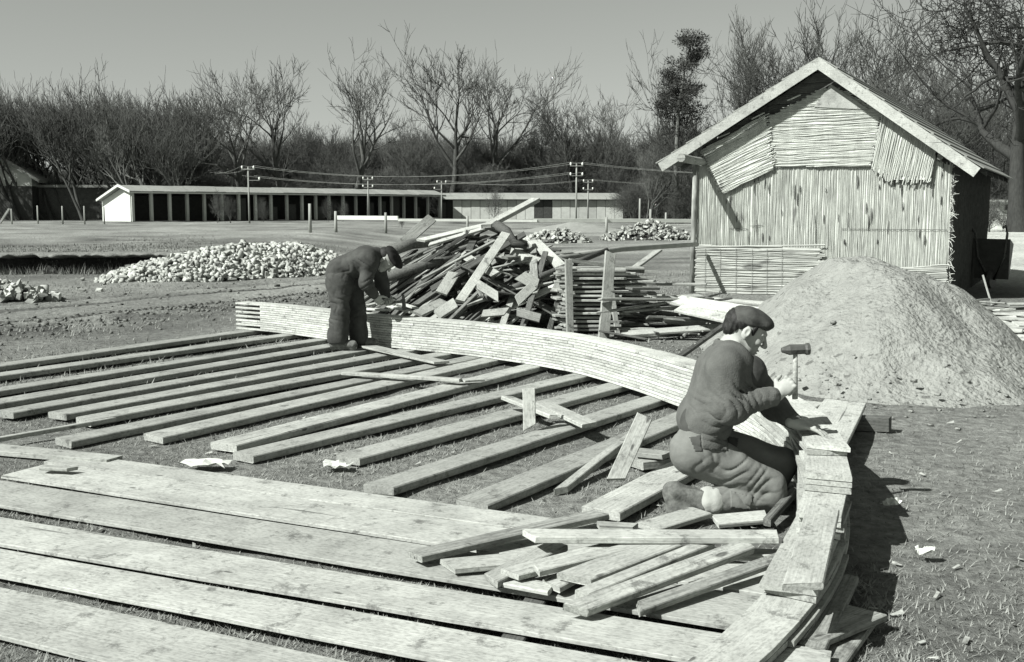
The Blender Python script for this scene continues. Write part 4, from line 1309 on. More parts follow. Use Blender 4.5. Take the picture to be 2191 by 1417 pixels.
arch = empty('laminated_arch', (1.3, 8.0, 0)); tag(arch, 'long curved rib of pale boards nailed in staggered layers', 'arch')
S_MAN = float(_sl[int(np.argmin((ARC[:, 0] - 1.45) ** 2 + (ARC[:, 1] - 5.3) ** 2))])
def layer_end(k):
    """where each layer stops: the near end is still being built up step by step"""
    if k <= 1: return S_MAX
    if k <= 3: return S_MAN + 1.45
    return S_MAN + (0.03 if k > 10 else 0.42 if k > 7 else 0.8) + 0.012 * math.sin(k * 5.1)
def build_arch():
    r = random.Random(17)
    for k in range(NL):
        s = 0.42 if k % 2 else 0.0
        if k in (3,): s = 0.1
        end = layer_end(k)
        first = True
        while s < end - 0.05:
            L = r.uniform(0.85, 1.3)
            if first: L *= (0.55 if k % 2 else 1.0); first = False
            e = min(s + L, end)
            if end - e < 0.25: e = end
            p0, t0, n0 = arc(s); p1, t1, n1 = arc(e)
            wd = r.uniform(0.185, 0.205); j = r.uniform(-0.002, 0.003)
            z0 = BASE_Z + k * LT + 0.0008; z1 = z0 + LT - 0.0032 - r.uniform(0, 0.0016)
            near = e > S_MAN - 0.6
            if near: j += r.uniform(-0.004, 0.004); wd += r.uniform(-0.008, 0.012)
            g = 0.0012
            ns = 2 if near and k > 1 else 5
            sts = [arc(s + (e - s) * q / (ns - 1)) for q in range(ns)]
            inn = [p + n * j for (p, t, n) in sts]; outr = [p + n * (j + wd) for (p, t, n) in sts]
            inn[0] = inn[0] + t0 * g; outr[0] = outr[0] + t0 * g; inn[-1] = inn[-1] - t1 * g; outr[-1] = outr[-1] - t1 * g
            if near and e == end: inn[-1] = inn[-1] + t1 * r.uniform(-.04, .04); outr[-1] = outr[-1] + t1 * r.uniform(-.04, .04)
            ctr = (inn[0] + inn[-1] + outr[0] + outr[-1]) / 4; a = math.atan2(p1[1] - p0[1], p1[0] - p0[0])
            ca, sa = math.cos(-a), math.sin(-a)
            def lc(q): return ((q[0] - ctr[0]) * ca - (q[1] - ctr[1]) * sa, (q[0] - ctr[0]) * sa + (q[1] - ctr[1]) * ca)
            h = (z1 - z0) / 2; ch = 0.0012
            vs = []
            for q in range(ns):
                (ix, iy), (ox, oy) = lc(inn[q]), lc(outr[q])
                dn = np.array([ox - ix, oy - iy]); dn /= np.linalg.norm(dn)
                for (kk, dz) in ((0, -h + ch), (ch, -h)): vs.append((ix + dn[0] * kk, iy + dn[1] * kk, dz))
                for (kk, dz) in ((ch, -h), (0, -h + ch), (0, h - ch), (ch, h)): vs.append((ox - dn[0] * kk, oy - dn[1] * kk, dz))
                for (kk, dz) in ((ch, h), (0, h - ch)): vs.append((ix + dn[0] * kk, iy + dn[1] * kk, dz))
            fs = [tuple(range(8)), tuple(range(ns * 8 - 1, ns * 8 - 9, -1))]
            for q in range(ns - 1):
                for k8 in range(8): fs.append((q * 8 + k8, (q + 1) * 8 + k8, (q + 1) * 8 + (k8 + 1) % 8, q * 8 + (k8 + 1) % 8))
            o = link('layer_board', mesh_from('layer_board', vs, fs, M['lath'] if not near else M['plank']), arch)
            o.location = (ctr[0] - 1.3, ctr[1] - 8.0, (z0 + z1) / 2); o.rotation_euler = (0, 0, a)
            s = e
build_arch()
def arch_top(s):
    return BASE_Z + LT * sum(1 for k in range(NL) if layer_end(k) > s)

# ================================================================ SLEEPERS
def on_ground(p, z): return Vector((p.x, p.y, z))
ST = 0.066; STH = 0.047
SL = [((-150, 801), (560, 703)), ((-150, 821), (640, 712)), ((-150, 855), (715, 721)), ((-110, 876), (752, 731)), ((8, 880), (812, 741)),
      ((122, 884), (850, 752)), ((178, 896), (925, 760)), ((135, 940), (990, 768)), ((328, 931), (1050, 768)), ((478, 949), (1155, 778)),
      ((520, 971), (1245, 801)), ((744, 976), (1318, 823)), ((810, 1038), (1395, 853)), ((1010, 1074), (1478, 882)), ((1285, 1089), (1735, 858))]
_sr = random.Random(3)
ORD = ['first', 'second', 'third', 'fourth', 'fifth', 'sixth', 'seventh', 'eighth', 'ninth', 'tenth', 'eleventh', 'twelfth', 'thirteenth', 'fourteenth', '']
for i, (a, b) in enumerate(SL):
    p0 = G(a[0], a[1], ST); p1 = G(b[0], b[1], ST)
    d = (p1 - p0).normalized()
    if i < 14: p1 = p1 + d * 0.3
    z = ST - STH / 2
    o = board('timber_sleeper', on_ground(p0, z + _sr.uniform(-.004, 0)), on_ground(p1, z), _sr.uniform(0.19, 0.225), STH, M['sleeper'], 0, warp=0.002, skew=0.02, cham=0.006)
    if i == 14: tag(o, 'sleeper running under the arch beside the kneeling man, its end sticking out', 'timber')
    else: tag(o, ORD[i] + ' squared timber counted from the dirt track, laid flat on the grass', 'timber', 'sleepers under the arch')
p0 = G(1748, 962, 0.13); p1 = G(1808, 862, 0.13)
o = board('plank', p0, p1, 0.3, 0.03, M['plank'], 0.0, skew=0.05); tag(o, 'wide pale plank sticking out past the arch towards the sand', 'plank')
q = (p0 + p1) / 2
o = board('bearer', Vector((p1.x - .3, p1.y - .35, .06)), Vector((p1.x + .18, p1.y - .45, .06)), .09, .1, M['old'], 0); tag(o, 'short dark block propping the wide plank by the sand', 'block')

# ================================================================ FOREGROUND DECK
DZ = 0.026
def deck(xl, ul, ll, xr, ur, lr, label, z=DZ, th=0.018, grp='wide deck planks', z1=0.067):
    a, b, c, e = G(xl, ul, z), G(xl, ll, z), G(xr, ur, z1), G(xr, lr, z1)
    dirv = ((c + e) / 2 - (a + b) / 2).normalized()
    nrm = Vector((-dirv.y, dirv.x, 0))
    if xr > 1600: c, e = c + dirv * .16, e + dirv * .16
    w0 = abs((a - b).dot(nrm)); w1 = abs((c - e).dot(nrm)); wd = w0 - 0.006
    p0, p1 = (a + b) / 2, (c + e) / 2
    p0.z = z - th / 2; p1.z = z1 - th / 2
    o = board('deck_plank', p0, p1, wd, th, M['plank'], _sr.uniform(-.006, .006), warp=0.0006, skew=0.02, cham=0.002, taper=w1 / w0)
    tag(o, label, 'plank', grp)
    return o
dl = ['wide pale plank bordering the ends of the timbers', 'second wide plank counted from the timber ends', 'third wide plank from the timber ends, under the fan of offcuts', 'fourth wide plank from the timber ends, below the offcuts', 'fifth wide plank from the timber ends', 'sixth and widest plank counted from the timber ends']
deck(-160, 934, 953, 245, 973, 986, 'narrow plank end lying beyond the wide planks', 0.045, 0.03, None, 0.045)
deck(128, 966, 993, 1335, 1128, 1163, dl[0])
deck(55, 983, 1027, 1668, 1212, 1276, dl[1])
deck(-200, 996, 1049, 1650, 1279, 1354, dl[2])
deck(-200, 1073, 1132, 1668, 1374, 1442, dl[3])
deck(-200, 1137, 1194, 1500, 1438, 1520, dl[4])
deck(-200, 1211, 1312, 1000, 1468, 1612, dl[5])
# bearer under the raised right ends of the deck
a = G(1240, 1120, 0.02); b = G(1020, 1500, 0.02)
o = board('bearer', on_ground(a, .016), on_ground(b, .016), .09, .03, M['old'], 0); tag(o, 'dark bearer half hidden under the wide planks', 'bearer')

# ================================================================ LOOSE SCRAPS
_da = G(-200, 1120, .026); _db = G(1660, 1400, .067); _dd = (_db - _da); _dd.z = 0
def zdeck(px, py):
    p = G(px, py, .12); t = (p - _da).dot(_dd) / _dd.dot(_dd)
    return .026 + .041 * max(0, min(1, t))
def scrap(px0, py0, px1, py1, z0, z1, wd, th, mat, label, roll=0.0, grp=None, name='offcut'):
    if grp == 'offcuts on the deck' or 'top of the offcuts' in label or 'wide planks left' in label:
        z0 += zdeck(px0, py0) - .108; z1 += zdeck(px1, py1) - .108
    o = board(name, G(px0, py0, z0), G(px1, py1, z1), wd, th, M[mat], roll, skew=0.03, warp=0.006)
    tag(o, label, 'offcut', grp)
    return o
fl = 'short board in the fan of offcuts piled on the near planks'; fg = 'offcuts on the deck'
scrap(888, 1191, 1283, 1102, .15, .17, .1, .03, 'scrap', 'long grey board resting across the wide planks left of the offcuts')
scrap(1131, 1147, 1664, 1149, .235, .225, .115, .03, 'plank', 'long pale board lying across the top of the offcuts')
scrap(958, 1212, 1110, 1198, .135, .14, .14, .025, 'plank', fl, 0, fg)
scrap(1050, 1243, 1195, 1168, .14, .16, .1, .03, 'sleeper', fl, 0, fg)
scrap(1092, 1230, 1330, 1168, .165, .19, .1, .025, 'sleeper', fl, 0.05, fg)
scrap(1150, 1222, 1400, 1160, .19, .2, .07, .025, 'plank', fl, 0, fg)
scrap(1178, 1255, 1345, 1168, .14, .17, .11, .025, 'plank', fl, -.05, fg)
scrap(1228, 1240, 1430, 1163, .175, .2, .14, .028, 'sleeper', fl, 0.04, fg)
scrap(1245, 1277, 1510, 1170, .15, .19, .055, .045, 'plank', fl, 0.2, fg)
scrap(1330, 1262, 1480, 1178, .14, .17, .07, .03, 'scrap', fl, 0, fg)
scrap(1232, 1306, 1600, 1168, .15, .2, .075, .035, 'scrap', fl, 0.3, fg)
scrap(1366, 1303, 1702, 1184, .14, .17, .055, .03, 'scrap', fl, 0.3, fg)
scrap(1100, 1247, 1180, 1262, .13, .13, .1, .02, 'plank', fl, 0, fg)
scrap(1560, 1185, 1700, 1190, .13, .15, .09, .03, 'scrap', fl, 0, fg)
kl = 'pale board end lying under the knees of the kneeling man'; kg = 'boards by the kneeling man'
scrap(1385, 1130, 1500, 1096, .03, .045, .15, .025, 'sleeper', kl, 0, kg)
scrap(1530, 1116, 1640, 1106, .03, .035, .15, .025, 'plank', kl, 0, kg)
scrap(1280, 1125, 1360, 1130, .1, .1, .08, .025, 'plank', kl, 0, kg)
scrap(1640, 1118, 1700, 1050, .05, .1, .04, .04, 'old', 'dark stick leaning on the foot of the arch')
scrap(790, 742, 945, 776, .1, .1, .16, .022, 'plank', 'short flat plank laid across the timbers by the bending man')
scrap(740, 799, 985, 814, .102, .11, .075, .03, 'plank', 'thin pale lath lying across the middle timbers')
scrap(985, 815, 1030, 812, .1, .1, .1, .02, 'plank', 'small offcut at the end of the thin pale lath')
a = G(1133, 914, .09); 
o = board('offcut', a, Wd(1131, 832, a.y + .05), .085, .03, M['plank'], 0, up=Vector((0, -1, 0))); tag(o, 'short board standing upright among crossed offcuts', 'offcut')
scrap(1086, 852, 1190, 893, .16, .11, .075, .03, 'plank', 'short board slanting behind the upright offcut')
scrap(1165, 866, 1262, 910, .13, .12, .13, .028, 'sleeper', 'wide short board lying right of the upright offcut')
scrap(1200, 1050, 1350, 934, .03, .13, .055, .04, 'plank', 'slim batten propped on the timber behind the kneeling man')
a = G(1318, 1026, .06)
o = board('offcut', a, Wd(1378, 892, a.y + .28), .095, .03, M['sleeper'], 0.2, up=Vector((-.3, -1, .2))); tag(o, 'tapered board tipped up on end behind the kneeling man', 'offcut')
scrap(1358, 992, 1432, 984, .05, .05, .16, .05, 'plank', 'block of boards under the kneeling man left of his hip', 0)
scrap(1362, 968, 1428, 975, .1, .1, .13, .03, 'sleeper', 'upper board of the block left of the kneeling man', 0)
scrap(0 - 60, 950, 240, 898, .06, .07, .035, .03, 'plank', 'long thin lath lying left of the timbers')
scrap(90, 1000, 155, 1004, .06, .06, .06, .02, 'plank', 'chip of board beside the narrow plank end')
# dark boards sticking out in the shade under the near end of the arch
for (x0, y0, x1, y1, z, w_) in ((1850, 1310, 1700, 1372, .055, .2), (1812, 1235, 1735, 1390, .06, .1), (1775, 1330, 1690, 1450, .05, .08), (1840, 1330, 1750, 1450, .02, .12)):
    o = board('offcut', G(x0, y0, z), G(x1, y1, z * .8), w_, .025, M['scrap'], .1); tag(o, 'weathered board jutting out under the near end of the arch', 'offcut', 'boards under the near end')
o = board('top_board', G(1762, 1092, .32), G(1718, 1256, .275), .13, .026, M['plank'], 0.0); tag(o, 'loose board laid along the stepped near end of the arch', 'board')
def crumpled(px, py, sx, sy, label, seed, z=.02):
    p = G(px, py, z); n = 7; vs = []; fs = []; r = random.Random(seed)
    for j in range(n):
        for i in range(n):
            vs.append(((i / (n - 1) - .5) * sx * r.uniform(.85, 1.1), (j / (n - 1) - .5) * sy * r.uniform(.85, 1.1), r.uniform(0, .035) + .01))
    for j in range(n - 1):
        for i in range(n - 1): fs.append((j * n + i, j * n + i + 1, (j + 1) * n + i + 1, (j + 1) * n + i))
    o = link('paper_scrap', mesh_from('paper_scrap', vs, fs, M['paper'])); o.location = p; o.rotation_euler = (0, 0, r.uniform(-.4, .4)); tag(o, label, 'scrap')
crumpled(440, 998, .3, .15, 'crumpled pale scrap by the edge of the wide planks', 1)
crumpled(722, 1003, .17, .13, 'crumpled pale scrap between two timber ends', 2)
crumpled(1978, 1190, .08, .06, 'small white scrap on the grass right of the arch shadow', 3)
crumpled(1908, 1085, .1, .07, 'tiny white scrap at the edge of the arch shadow', 4)
def build_chips():
    rs = np.random.RandomState(12); V = []; F = []; c = 0
    spots = [(rs.uniform(200, 1700), rs.uniform(760, 1400)) for _ in range(170)] + [(rs.uniform(1830, 2191), rs.uniform(850, 1417)) for _ in range(22)] + [(rs.uniform(1150, 1650), rs.uniform(1080, 1260)) for _ in range(80)]
    for (a, b) in spots:
        p = G(a, b, 0.0); z = gz(p.x, p.y) + .012
        l, w_ = rs.uniform(.006, .03), rs.uniform(.003, .009); th = rs.uniform(0, 6.28)
        q = np.array([(-l, -w_, 0), (l, -w_, rs.uniform(0, .012)), (l, w_, rs.uniform(0, .02)), (-l, w_, 0)])
        rm = np.array([[math.cos(th), -math.sin(th), 0], [math.sin(th), math.cos(th), 0], [0, 0, 1]])
        V.append(q @ rm.T + [p.x, p.y, z]); F.append(np.array([[0, 1, 2, 3]]) + c); c += 4
    o = link('wood_chips', mesh_from('wood_chips', np.concatenate(V), np.concatenate(F), M['plank'])); tag(o, 'wood chips and shavings scattered over the grass', 'wood chips', kind='stuff')
build_chips()
# laths on the arch top by the bending man
for (x0, y0, x1, y1, z) in ((782, 655, 835, 642, .43), (830, 655, 880, 668, .445), (850, 648, 892, 660, .44), (765, 660, 830, 664, .43)):
    o = board('lath', G(x0, y0, z), G(x1, y1, z + .01), .06, .02, M['lath'], 0.1); tag(o, 'loose lath lying on the arch under the hands of the bending man', 'lath', 'laths on the arch')

# ================================================================ TIMBER SCRAP HEAP
def build_heap():
    r = random.Random(44)
    cx, cy = Xd(1015, 15.0), 15.0
    def hz(x, y):
        u = (x - cx - .15) / 1.75; v = (y - cy) / 1.35
        return 1.22 * max(0.0, 1 - u * u - v * v) ** 0.8
    gl, gg = 'weathered board in the tangled heap of scrap timber', 'boards of the scrap heap'
    for i in range(330):
        u = r.uniform(-1, 1); v = r.uniform(-1, .9)
        if u * u + v * v > 1: continue
        x, y = cx + .15 + u * 1.7, cy + v * 1.3
        f = r.uniform(.12, 1.02)
        L = r.uniform(.55, 1.9) * (1.0 if f < .9 else .9)
        if x < cx - .1: a = R(24) + r.gauss(0, .2)
        else: a = R(28) + r.gauss(0, .75)
        e = .12
        dx, dy = math.cos(a), math.sin(a)
        slope = (hz(x + dx * e, y + dy * e) - hz(x - dx * e, y - dy * e)) / (2 * e)
        slope = max(-.5, min(.6, slope * .6 + (.16 if x < cx else 0) + r.gauss(0, .1)))
        d = Vector((dx, dy, slope)).normalized()
        p = Vector((x, y, max(.05, hz(x, y) * f)))
        lo = min((p - d * L / 2).z, (p + d * L / 2).z)
        if lo < .04: p.z += .04 - lo
        mt = r.choices(['scrap', 'old', 'sleeper', 'lath'], [4, 8, 1.8, .6])[0]
        o = board('scrap_board', p - d * L / 2, p + d * L / 2, r.uniform(.045, .12), r.uniform(.018, .035), M[mt], r.gauss(0, .35), skew=.05, warp=.008)
        tag(o, gl, 'board', gg)
    def feat(x0, y0, d0, x1, y1, d1, wd, th, mat, label, roll=0.0, up=Vector((0, -1, .25))):
        o = board('scrap_board', Wd(x0, y0, d0), Wd(x1, y1, d1), wd, th, M[mat], roll, up=up, skew=.04); tag(o, label, 'board'); return o
    feat(984, 645, 13.35, 1082, 500, 14.3, .11, .045, 'lath', 'long pale batten leaning steeply against the scrap heap')
    feat(1040, 485, 14.8, 1146, 428, 15.5, .11, .06, 'sleeper', 'timber poking up into the air from the top of the scrap heap', 0, Vector((0, -.3, 1)))
    feat(866, 518, 15.2, 924, 467, 15.8, .15, .03, 'scrap', 'short board slanting up at the left top of the scrap heap')
    feat(900, 515, 14.7, 1066, 476, 15.2, .1, .03, 'lath', 'upper of two long laths along the top of the scrap heap', 0, Vector((0, -.4, 1)))
    feat(918, 524, 14.6, 1040, 488, 15.0, .08, .03, 'lath', 'lower of two long laths along the top of the scrap heap', 0, Vector((0, -.4, 1)))
    feat(944, 628, 13.7, 972, 584, 14.0, .15, .03, 'sleeper', 'short wide board end left of the steep batten', 0)
    feat(1015, 604, 13.6, 1066, 636, 13.5, .11, .03, 'sleeper', 'short board tilted down right of the steep batten', 0)
    feat(1112, 590, 13.9, 1150, 610, 13.9, .15, .03, 'plank', 'pale slab at the right face of the scrap heap', 0)
    feat(1106, 644, 13.6, 1140, 612, 13.8, .12, .03, 'sleeper', 'pale slab below another at the right face of the scrap heap', 0)
    feat(1032, 672, 13.2, 1084, 667, 13.2, .1, .03, 'sleeper', 'flat pale board at the foot of the scrap heap', 0, Vector((0, -.8, .6)))
    feat(1106, 668, 13.2, 1156, 682, 13.1, .12, .03, 'scrap', 'flat grey board at the foot of the scrap heap', 0, Vector((0, -.8, .6)))
    feat(892, 672, 13.3, 950, 645, 13.7, .13, .03, 'sleeper', 'pale board resting behind the arch top at the heap foot', 0, Vector((0, -.7, .7)))
    feat(936, 674, 13.0, 974, 650, 13.2, .14, .05, 'plank', 'stubby pale block leaning on the foot of the scrap heap', 0, Vector((0, -.8, .6)))
    feat(1142, 516, 14.9, 1206, 576, 14.4, .17, .035, 'lath', 'broad pale board sliding down the right end of the scrap heap', 0, Vector((.3, -.8, .6)))
    feat(1092, 542, 14.6, 1150, 562, 14.4, .16, .03, 'sleeper', 'broad short board near the top right of the scrap heap', 0, Vector((0, -.8, .6)))
    feat(1185, 625, 13.9, 1222, 560, 14.2, .09, .03, 'sleeper', 'narrow board leaning between heap and board stack', 0)
    def log(p, r0, label, mat='old'):
        m = MB(); pts = [Wd(*q) for q in p]; m.tube(pts, [r0 * (1 - .12 * i) for i in range(len(pts))], 9); o = m.build('log', M[mat], None, True); tag(o, label, 'log')
    log([(826, 592, 14.2), (915, 566, 14.5), (1010, 545, 14.9)], .075, 'thick dark log low on the left flank of the scrap heap')
    log([(838, 535, 14.9), (880, 522, 15.1), (940, 517, 15.4)], .085, 'dark log with pale sawn end behind the bending man')
    log([(1040, 640, 13.8), (1160, 590, 14.1), (1300, 535, 14.6)], .045, 'dark pole slanting up from the heap towards the board stack')
    log([(1062, 482, 14.8), (1085, 495, 14.6), (1100, 520, 14.5), (1128, 528, 14.5)], .07, 'gnarled dark root at the crest of the scrap heap')
    log([(1180, 553, 15.3), (1330, 533, 17.4), (1492, 523, 19.9)], .05, 'long pale pole reaching from the scrap heap to the hut', 'pole')
build_heap()

# ================================================================ BOARD STACK BETWEEN UPRIGHTS
def build_stack():
    r = random.Random(9)
    gl, gg = 'sawn board in the neat stack behind the uprights', 'boards of the neat stack'
    x0 = Xd(1212, 13.5)
    for k in range(15):
        z = .06 + k * .053
        for j in range(3):
            y = 13.42 + j * .2 + r.uniform(-.03, .03)
            L = r.uniform(.62, .8) if j == 0 else r.uniform(.95, 1.25)
            xs = x0 + r.uniform(-.05, .04) - (0.1 if j else 0)
            o = board('stack_board', (xs, y, z + r.uniform(-.004, .004)), (xs + L, y + r.gauss(0, .03), z + r.uniform(-.004, .004)), r.uniform(.13, .17), r.uniform(.024, .032), M[r.choice(['sleeper', 'plank', 'scrap'])], r.gauss(0, .03))
            tag(o, gl, 'board', gg)
    for (a, b, c, d, e, f, wd, th, lab) in ((1220, 716, 13.25, 1216, 556, 13.3, .085, .05, 'narrow upright post at the left of the board stack'), (1291, 728, 12.95, 1306, 541, 13.15, .13, .045, 'broad upright post in the middle of the board stack'), (1322, 716, 13.2, 1308, 618, 13.3, .06, .03, 'thin batten leaning beside the broad upright')):
        o = board('upright_post', Wd(a, b, c), Wd(d, e, f), wd, th, M['sleeper'], 0.25, up=Vector((0, -1, 0))); tag(o, lab, 'post')
    o = board('crosspiece', Wd(1222, 557, 13.5), Wd(1372, 580, 13.7), .1, .05, M['scrap'], 0); tag(o, 'dark crosspiece lying over the top of the board stack', 'board')
    o = board('scrap_board', Wd(1360, 572, 14.2), Wd(1408, 537, 14.7), .1, .03, M['sleeper'], 0); tag(o, 'board end poking up behind the board stack', 'board')
    # looser boards spilling right
    sl, sg = 'loose board in the untidy spill right of the board stack', 'spilled boards'
    for i in range(46):
        px = r.uniform(1330, 1560); f = r.random()
        d = r.uniform(12.8, 15.0); top = .78 - (px - 1330) / 230 * .62
        z = max(.03, top * f)
        p = Vector((Xd(px, d), d, z)); a = R(8) + r.gauss(0, .5); L = r.uniform(.4, 1.3)
        dv = Vector((math.cos(a), math.sin(a), r.gauss(-.05, .07)))
        dv.normalize(); p.z = max(p.z, .03 + abs(dv.z) * L / 2)
        o = board('spill_board', p - dv * L / 2, p + dv * L / 2, r.uniform(.06, .15), .026, M[r.choice(['scrap', 'old', 'sleeper', 'old'])], r.gauss(0, .2)); tag(o, sl, 'board', sg)
    def feat(x0, y0, d0, x1, y1, d1, wd, th, mat, lab):
        o = board('scrap_board', Wd(x0, y0, d0), Wd(x1, y1, d1), wd, th, M[mat], 0, up=Vector((0, -.5, .9))); tag(o, lab, 'board')
    feat(1446, 642, 13.2, 1610, 668, 12.2, .24, .03, 'lath', 'broad fresh board lying behind the cap of the kneeling man')
    feat(1452, 660, 12.9, 1600, 692, 12.0, .18, .03, 'plank', 'second fresh board under the broad one behind the kneeling man')
    feat(1330, 715, 12.9, 1540, 700, 12.6, .1, .03, 'sleeper', 'thin board on the ground right of the board stack')
    feat(1448, 768, 10.6, 1548, 697, 11.9, .05, .04, 'old', 'dark batten propped up behind the kneeling man')
    feat(1400, 640, 13.6, 1500, 634, 14.5, .1, .03, 'plank', 'pale board on the ground at the hut corner')
    feat(1520, 640, 16, 1640, 650, 14.8, .1, .03, 'lath', 'pale board lying at the foot of the reed wall')
build_stack()

# debris right of the hut
def build_debris():
    r = random.Random(70)
    for i in range(95):
        px, py = r.uniform(1990, 2230), r.uniform(650, 745)
        if py < 640 + (2040 - px) * .5: continue
        p = G(px, py, .0); z = gz(p.x, p.y); a = r.gauss(-.2, .5); L = r.uniform(.25, .95)
        dv = Vector((math.cos(a), math.sin(a), r.gauss(0, .05))); p.z = z + .03 + abs(dv.z) * L / 2 + r.choice([0, .03, .06])
        o = board('offcut', p - dv * L / 2, p + dv * L / 2, r.uniform(.05, .12), .022, M[r.choice(['plank', 'lath', 'sleeper', 'scrap'])], r.gauss(0, .25)); tag(o, 'offcut scattered on the ground by the shaded side of the hut', 'offcut', 'offcuts by the hut')
    o = board('board', Wd(1934, 592, 15.6), Wd(2028, 652, 15.6), .14, .03, M['lath'], 0, up=Vector((0, -.8, .5))); tag(o, 'long pale board leaning on the sand pile at the hut corner', 'board')
    o = board('offcut', Wd(2010, 662, 15.4), Wd(2042, 640, 15.9), .12, .05, M['sleeper'], 0); tag(o, 'short block propped beside the long pale board', 'offcut')
build_debris()

# ================================================================ PEOPLE (signed-distance bodies meshed with surface nets)
class SDF:
    def __init__(self): self.p = []
    def rc(self, a, b, ra, rb, k=0.02, op='u'):
        self.p.append(('c', np.array(a, float), np.array(b, float), ra, rb, k, op)); return self
    def el(self, c, r, k=0.02, op='u', rot=None):
        self.p.append(('e', np.array(c, float), np.array(r, float), None if rot is None else np.array(rot), None, k, op)); return self
    def bounds(self):
        lo = np.full(3, 9e9); hi = -lo
        for q in self.p:
            if q[6] != 'u': continue
            if q[0] == 'c':
                r = max(q[3], q[4]); l, h = np.minimum(q[1], q[2]) - r, np.maximum(q[1], q[2]) + r
            else:
                r = q[2].max() if q[3] is not None else q[2]; l, h = q[1] - r, q[1] + r
            lo = np.minimum(lo, l); hi = np.maximum(hi, h)
        return lo - .03, hi + .03
    def mesh(self, h, disp=None):
        lo, hi = self.bounds()
        n = np.ceil((hi - lo) / h).astype(int) + 1
        F = np.full(n, 1.0, dtype=np.float32)
        ax = [lo[i] + np.arange(n[i]) * h for i in range(3)]
        for q in self.p:
            k = q[5]; m = k + 4 * h
            if q[0] == 'c':
                r = max(q[3], q[4]); l, u = np.minimum(q[1], q[2]) - r - m, np.maximum(q[1], q[2]) + r + m
            else:
                r = q[2].max() if q[3] is not None else q[2]; l, u = q[1] - r - m, q[1] + r + m
            i0 = np.clip(np.floor((l - lo) / h).astype(int), 0, n); i1 = np.clip(np.ceil((u - lo) / h).astype(int) + 1, 0, n)
            if (i1 <= i0).any(): continue
            X = ax[0][i0[0]:i1[0], None, None]; Y = ax[1][None, i0[1]:i1[1], None]; Z = ax[2][None, None, i0[2]:i1[2]]
            if q[0] == 'c':
                d = q[2] - q[1]; L2 = d.dot(d) + 1e-12
                px, py, pz = X - q[1][0], Y - q[1][1], Z - q[1][2]
                t = np.clip((px * d[0] + py * d[1] + pz * d[2]) / L2, 0, 1)
                D = np.sqrt((px - t * d[0]) ** 2 + (py - t * d[1]) ** 2 + (pz - t * d[2]) ** 2) - (q[3] + (q[4] - q[3]) * t)
            else:
                px, py, pz = X - q[1][0], Y - q[1][1], Z - q[1][2]
                if q[3] is not None:
                    Rm = q[3]
                    px, py, pz = (px * Rm[0, 0] + py * Rm[1, 0] + pz * Rm[2, 0], px * Rm[0, 1] + py * Rm[1, 1] + pz * Rm[2, 1], px * Rm[0, 2] + py * Rm[1, 2] + pz * Rm[2, 2])
                r = q[2]
                k0 = np.sqrt((px / r[0]) ** 2 + (py / r[1]) ** 2 + (pz / r[2]) ** 2)
                k1 = np.sqrt((px / r[0] ** 2) ** 2 + (py / r[1] ** 2) ** 2 + (pz / r[2] ** 2) ** 2) + 1e-9
                D = k0 * (k0 - 1) / k1
            S = F[i0[0]:i1[0], i0[1]:i1[1], i0[2]:i1[2]]
            if q[6] == 'u':
                hh = np.maximum(k - np.abs(S - D), 0) / k
                S[...] = np.minimum(S, D) - hh * hh * k * .25
            else:
                hh = np.maximum(k - np.abs(S + D), 0) / k
                S[...] = np.maximum(S, -D) + hh * hh * k * .25
        if disp is not None:
            msk = np.abs(F) < .05
            I = np.argwhere(msk)
            P = lo + I * h
            F[msk] += disp(P).astype(np.float32)
        return surface_nets(F, lo, h)

def surface_nets(F, lo, h):
    nx, ny, nz = F.shape
    s = F < 0
    cs = np.zeros((nx - 1, ny - 1, nz - 1), dtype=np.uint8)
    C = [(i, j, k) for i in (0, 1) for j in (0, 1) for k in (0, 1)]
    for (i, j, k) in C: cs += s[i:nx - 1 + i, j:ny - 1 + j, k:nz - 1 + k]
    act = (cs > 0) & (cs < 8)
    I = np.argwhere(act)
    idx = np.full(act.shape, -1, dtype=np.int32); idx[act] = np.arange(len(I))
    acc = np.zeros((len(I), 3)); cnt = np.zeros(len(I))
    for a in range(8):
        for b in range(a + 1, 8):
            ca, cb = np.array(C[a]), np.array(C[b])
            if np.abs(ca - cb).sum() != 1: continue
            va = F[I[:, 0] + ca[0], I[:, 1] + ca[1], I[:, 2] + ca[2]].astype(float); vb = F[I[:, 0] + cb[0], I[:, 1] + cb[1], I[:, 2] + cb[2]].astype(float)
            m = (va < 0) != (vb < 0)
            t = np.zeros(len(I)); t[m] = va[m] / (va[m] - vb[m])
            acc[m] += ca + (cb - ca) * t[m, None]; cnt[m] += 1
    V = lo + (I + acc / np.maximum(cnt, 1)[:, None]) * h
    faces = []
    for axis in range(3):
        o1, o2 = [(1, 2), (2, 0), (0, 1)][axis]
        sl0 = [slice(None)] * 3; sl1 = [slice(None)] * 3
        sl0[axis] = slice(0, -1); sl1[axis] = slice(1, None)
        e = s[tuple(sl0)] != s[tuple(sl1)]
        E = np.argwhere(e)
        sh = act.shape
        ok = (E[:, o1] > 0) & (E[:, o2] > 0) & (E[:, o1] < sh[o1]) & (E[:, o2] < sh[o2]) & (E[:, axis] < sh[axis])
        E = E[ok]
        def cell(d1, d2):
            q = E.copy(); q[:, o1] -= d1; q[:, o2] -= d2
            return idx[q[:, 0], q[:, 1], q[:, 2]]
        Q = np.stack([cell(1, 1), cell(0, 1), cell(0, 0), cell(1, 0)], -1)
        ins = s[tuple(E.T)]
        Q[~ins] = Q[~ins][:, ::-1]
        faces.append(Q)
    return V, np.concatenate(faces)

